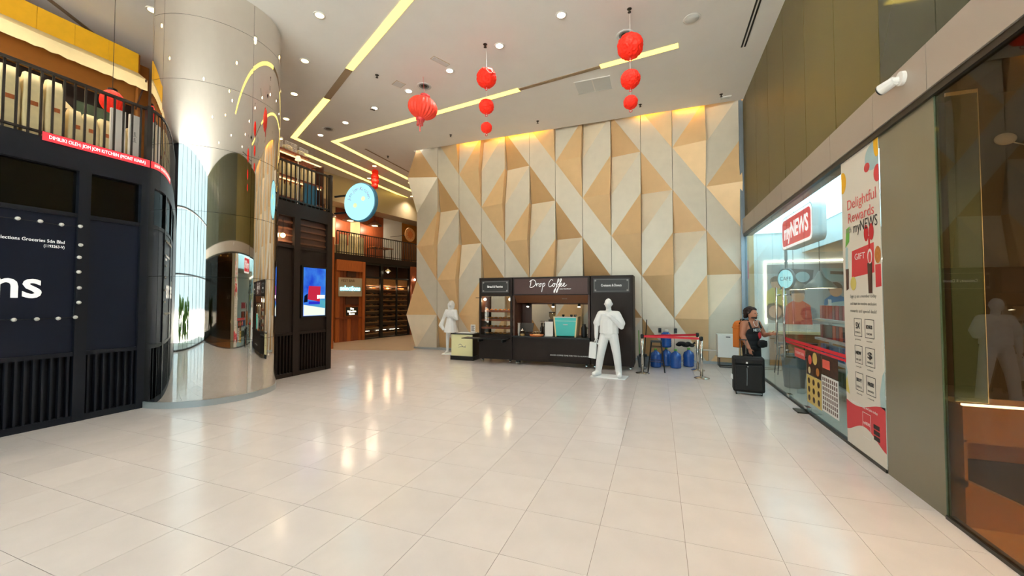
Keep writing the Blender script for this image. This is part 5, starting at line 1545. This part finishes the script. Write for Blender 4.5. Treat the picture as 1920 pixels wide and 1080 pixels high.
# shelf of packets
gs = thing('store_shelf', 'white wire snack shelf just inside the store glass behind the posters', 'shelf', (2.97, 8.12, 0.006))
for y in (-0.75, 0.0, 0.75):
    bx('upright', 'greylt', -0.02, 0.02, y - 0.02, y + 0.02, 0, 1.75, gs)
SH = (0.3, 0.7, 1.05, 1.4)
for z in SH:
    bx('shelf_board', 'greylt', -0.22, 0.2, -0.78, 0.78, z - 0.025, z, gs); bx('price_rail', 'greylt', -0.235, -0.22, -0.78, 0.78, z - 0.04, z, gs)
pk_m = [mat('packet_%d' % k, h, 0.35) for k, h in enumerate(('#b82f3a', '#7d2c3c', '#2d2a2c', '#3a6ea8', '#4a5a3a', '#d85a2a'))]
pk = []
for m_ in pk_m:
    mb = MB().box(-0.03, 0.03, -0.06, 0.06, 0, 0.24)
    pk.append(mb.mesh('packet', m_))
rowlab = ('lowest shelf', 'second shelf', 'third shelf', 'top shelf')
for r_, z in enumerate(SH):
    for k in range(11):
        q = ((4, 4, 2), (3, 3, 2), (2, 1, 5), (0, 0, 1))[r_][RND.randrange(3)]
        o = obj('packet', pk[q], None, (2.84, 8.12 - 0.69 + 0.137 * k, 0.0065 + z), (0, 0, RND.uniform(-0.08, 0.08)))
        tag(o, 'snack packet on the ' + rowlab[r_] + ' behind the store glass', 'packet', 'packets on the ' + rowlab[r_])
# stickers and posters on the glass
rt = thing('glass_tape', 'double red safety stripe across the store glass at waist height', 'tape', (XR - 0.007, 5.96, 0.0))
for z0, z1 in ((0.985, 1.015), (1.03, 1.075)):
    bx('stripe', 'belt', -0.002, 0.0, 0, 2.52, z0, z1, rt)
t = thing('pink_sticker', 'pink sticker with white lettering on the store door glass', 'sticker', (XR - 0.007, 7.4, 0.8))
bx('sheet', 'pink_letter', -0.002, 0, 0, 0.5, 0, 0.15, t); text('STUDENT DEAL', 0.06, 'lettering_flat', t, (-0.0025, 0.25, 0.075), ROT_RIGHT, width=0.42, ext=0.0003)
M['food_a'] = mat('poster_yellow', '#d9bd6a', 0.4); M['food_d'] = mat('poster_dark', '#4a2d1c', 0.35, var=0.5, vscale=18)
t = thing('food_poster', 'dark and yellow food poster on the store glass', 'poster', (XR - 0.007, 6.76, 0.18))
bx('upper_sheet', 'food_d', -0.003, 0, 0, 0.57, 0.43, 0.8, t); lo = bx('lower_sheet', 'food_a', -0.003, 0, 0, 0.57, 0, 0.42, t)
for k, (y, z, r_, m) in enumerate(((0.42, 0.66, 0.07, 'm_red'), (0.22, 0.7, 0.09, 'food_a'), (0.12, 0.52, 0.06, 'pastry'), (0.45, 0.5, 0.05, 'awning'))):
    MB().cyl((-0.0045, y, z), (-0.003, y, z), r_, n=18).build('dish_print', m, t)
for k in range(9):
    MB().cyl((-0.0045, 0.1 + 0.19 * (k % 3), 0.08 + 0.13 * (k // 3)), (-0.003, 0.1 + 0.19 * (k % 3), 0.08 + 0.13 * (k // 3)), 0.045, n=14).build('dish_print', 'food_d', t)
t = thing('menu_poster', 'white poster with a grid of small product pictures on the store glass', 'poster', (XR - 0.007, 6.19, 0.2))
bx('upper_sheet', 'food_d', -0.003, 0, 0, 0.55, 0.51, 0.78, t); bx('lower_sheet', 'white', -0.003, 0, 0, 0.55, 0, 0.5, t)
bx('price_box', 'm_red', -0.0045, -0.003, 0.25, 0.5, 0.6, 0.72, t)
gm = MB()
for a in range(8):
    for b in range(7):
        gm.box(-0.0045, -0.003, 0.03 + 0.064 * a, 0.065 + 0.064 * a, 0.03 + 0.066 * b, 0.078 + 0.066 * b)
tag(gm.build('printed_grid', 'm_hair', t), kind='stuff')

# ---- tall rewards banner on the glass
bnr = thing('rewards_banner', 'tall white rewards banner film with red wave on the shop glass', 'banner', (XR - 0.008, 5.07, 0.02))
M['film'] = mat('banner_film', '#e6dfd2', 0.35)
bx('film', 'film', -0.004, 0.0, 0, 0.88, 0, 3.42, bnr)
def bp(name, m, pts, ly=1):
    return MB().poly([(-0.004 - 0.0012 * ly, y, z) for y, z in pts], (0.0011, 0, 0)).build(name, m, bnr)
def bdisc(name, m, y, z, ry, rz, ly=1, clip=True):
    pts = [(min(0.879, max(0.001, y + ry * math.cos(2 * PI * k / 28))), min(3.419, z + rz * math.sin(2 * PI * k / 28))) for k in range(28)]
    return bp(name, m, pts, ly)
def btext(s, size, m, y, z, w_, bold=0.0): return text(s, size, m, bnr, (-0.0075, y, z), ROT_RIGHT, width=w_, ext=0.0004, bold=bold)
btext('Delightful', 0.17, 'pink_letter', 0.395, 2.85, 0.66); btext('Rewards', 0.17, 'pink_letter', 0.415, 2.69, 0.6)
btext('with', 0.1, 'grey_letter', 0.7, 2.555, 0.13); btext('myNEWS', 0.17, 'black_letter', 0.32, 2.56, 0.54)
bdisc('printed_blob', 'yellow', 0.84, 3.16, 0.09, 0.13); bdisc('printed_blob', 'm_teal', 0.12, 3.25, 0.16, 0.14); bdisc('printed_blob', 'yellow', 0.03, 3.36, 0.06, 0.14, 2)
bdisc('printed_blob', 'red_letter', 0.24, 3.17, 0.06, 0.05, 2); bdisc('printed_blob', 'red_letter', 0.03, 3.05, 0.07, 0.09, 2)
bp('printed_card', 'red_letter', [(0.66, 1.99), (0.14, 2.02), (0.14, 2.34), (0.64, 2.3)], 1)
bp('printed_box', 'red_letter', [(0.12, 1.86), (0.01, 1.87), (0.01, 2.1), (0.12, 2.1)], 1)
for s_ in (-1, 1):
    bdisc('printed_bow', 'jersey_red', 0.235 + s_ * 0.055, 2.46, 0.05, 0.09, 3)
bp('printed_ribbon', 'jersey_red', [(0.25, 2.02), (0.215, 2.02), (0.215, 2.42), (0.25, 2.42)], 2)
bp('printed_bottle', 'wood_dark', [(0.8, 1.84), (0.74, 1.86), (0.73, 2.1), (0.81, 2.1)], 3); bp('printed_bottle', 'wood_dark', [(0.27, 1.8), (0.19, 1.8), (0.18, 2.13), (0.28, 2.13)], 3)
bdisc('printed_cup', 'm_yel', 0.62, 1.92, 0.07, 0.08, 3); bdisc('printed_cup', 'pastry', 0.06, 2.2, 0.06, 0.09, 3)
bp('printed_pouch', 'green_cap', [(0.8, 2.36), (0.7, 2.42), (0.68, 2.6), (0.77, 2.58)], 3)
bp('printed_leaf', 'm_teal', [(0.82, 2.1), (0.76, 2.08), (0.74, 2.35), (0.8, 2.38)], 1)
bdisc('printed_cane', 'white', 0.22, 2.2, 0.05, 0.08, 4); bdisc('printed_cane', 'red_letter', 0.22, 2.19, 0.03, 0.06, 5)
text('GIFT', 0.1, 'lettering_flat', bnr, (-0.0075, 0.45, 2.22), ROT_RIGHT, width=0.24, ext=0.0004)
for k, s_ in enumerate(('Sign up as a member today', 'and start to receive exclusive', 'rewards and special deals!')):
    btext(s_, 0.05, 'grey_letter', 0.41, 1.77 - 0.085 * k, 0.6)
cards = (('5X', 'POINTS'), ('BONUS', 'VOUCHER'), ('NEW', 'USER GIFT'), ('$', 'CASHBACK'), ('BUY', 'DEALS'), ('FREE', 'REWARDS'))
for k, (a_, b_) in enumerate(cards):
    y0, y1 = ((0.45, 0.63), (0.18, 0.38))[k % 2]
    z0 = 1.31 - 0.31 * (k // 2)
    for p in ([(y0, z0), (y1, z0), (y1, z0 + 0.006), (y0, z0 + 0.006)], [(y0, z0 + 0.2), (y1, z0 + 0.2), (y1, z0 + 0.206), (y0, z0 + 0.206)], [(y0, z0), (y0 + 0.006, z0), (y0 + 0.006, z0 + 0.2), (y0, z0 + 0.2)], [(y1 - 0.006, z0), (y1, z0), (y1, z0 + 0.2), (y1 - 0.006, z0 + 0.2)]):
        bp('card_line', 'black_letter', p, 1)
    btext(a_, 0.1 if len(a_) < 3 else 0.055, 'black_letter', (y0 + y1) / 2, z0 + 0.12, 0.1 if len(a_) < 3 else 0.13, 0.002)
    btext(b_, 0.03, 'black_letter', (y0 + y1) / 2, z0 + 0.045, 0.12)
    btext(b_.lower(), 0.025, 'grey_letter', (y0 + y1) / 2, z0 - 0.035, 0.13)
wave = [(0.88 * k / 20, 0.58 + 0.05 * math.cos(PI * k / 20 * 1.4) - 0.04 * k / 20) for k in range(21)]
low = [(0.88 * k / 20, 0.17 + 0.14 * math.sin(PI * k / 20) ** 1.5) for k in range(20, -1, -1)]
bp('red_wave', 'red_letter', wave + low, 1)
bp('teal_shape', 'm_teal', [(0.0, 0.6), (0.09, 0.62), (0.1, 0.75), (0.04, 0.95), (0.0, 1.0)], 1)
bp('colour_stripe', 'm_yel', [(0.88, 0.62), (0.79, 0.6), (0.85, 0.8), (0.88, 0.95)], 1); bp('colour_stripe', 'm_teal', [(0.88, 0.75), (0.83, 0.85), (0.88, 1.0)], 2); bp('colour_stripe', 'red_letter', [(0.88, 0.95), (0.86, 0.98), (0.88, 1.12)], 3)
for p in ([(0.48, 0.2), (0.3, 0.2), (0.3, 0.206), (0.48, 0.206)], [(0.48, 0.47), (0.3, 0.47), (0.3, 0.476), (0.48, 0.476)], [(0.48, 0.2), (0.474, 0.2), (0.474, 0.47), (0.48, 0.47)], [(0.306, 0.2), (0.3, 0.2), (0.3, 0.47), (0.306, 0.47)]):
    bp('badge_line', 'white', p, 3)
btext('myNEWS', 0.05, 'lettering_flat', 0.39, 0.36, 0.14); btext('Download the app and join today', 0.04, 'lettering_flat', 0.45, 0.53, 0.6)
for k in range(3):
    bp('store_badge', 'black_letter', [(0.24, 0.24 + 0.06 * k), (0.12, 0.24 + 0.06 * k), (0.12, 0.285 + 0.06 * k), (0.24, 0.285 + 0.06 * k)], 3)

# ================================================================= BROWN SHOP
cc = thing('copper_counter', 'faceted copper-brown counter with a lit top edge behind the near glass', 'counter', (2.19, 4.08, 0.012))
bx('top_block', 'copper', 0, 3.5, 0, 0.35, 0.64, 0.92, cc)
bx('lit_edge', 'led', 0, 3.5, -0.006, 0.02, 0.92, 0.935, cc)
bx('niche_back', 'copper', 0, 3.5, 0.17, 0.35, 0.0, 0.64, cc)
MB().poly([(0.01, 0.165, 0.47), (2.4, 0.165, 0.47), (2.4, 0.165, -0.0), (0.6, 0.165, 0.0), (0.01, 0.165, 0.35)], (0, 0.004, 0)).build('niche_shade', 'darkbrown', cc)  # flat dark sheet, its colour standing in for shade deep in the recess
MB().poly([(0, 0, 0.0), (0.75, 0, 0.0), (0.33, 0, 0.2), (0, 0, 0.35)], (0, 0.16, 0)).build('lower_facet', 'copper', cc)
bx('end_block', 'copper', -0.0, 0.02, 0, 0.17, 0.3, 0.66, cc)
fn = thing('glass_fin', 'upright greenish glass panel standing on the copper counter', 'glass panel', (2.185, 4.15, 0.95))
bx('panel', 'glass_green', 0, 0.19, -0.006, 0.006, 0, 2.44, fn)
bx('edge', 'awning', 0.19, 0.194, -0.007, 0.007, 0, 2.44, fn); bx('edge', 'awning', 0.0, 0.194, -0.007, 0.007, 2.44, 2.47, fn); bx('edge', 'awning', 0.0, 0.194, -0.007, 0.007, -0.003, 0.0, fn)
for x, y in ((2.6, 3.2), (3.6, 2.6), (3.0, 0.5)):  # lamps added beyond the view to brighten the copper counter
    downlight(x, y, 'added out-of-view amber downlight brightening the counter in the brown shop', 'added brown shop fill lamps', True, 300, 3.478)
t = thing('wall_device', 'small white wired device on the dark wall of the brown shop', 'device', (2.7, 4.45, 3.08))
MB().ball((0, -0.02, 0), 1, (0.07, 0.03, 0.05), 16, 10).build('body', 'white', t, smooth=True)
MB().tube([(0.05, -0.01, -0.03), (0.12, -0.01, -0.06), (0.3, -0.01, -0.05)], 0.005, 5).build('cable', 'white', t)
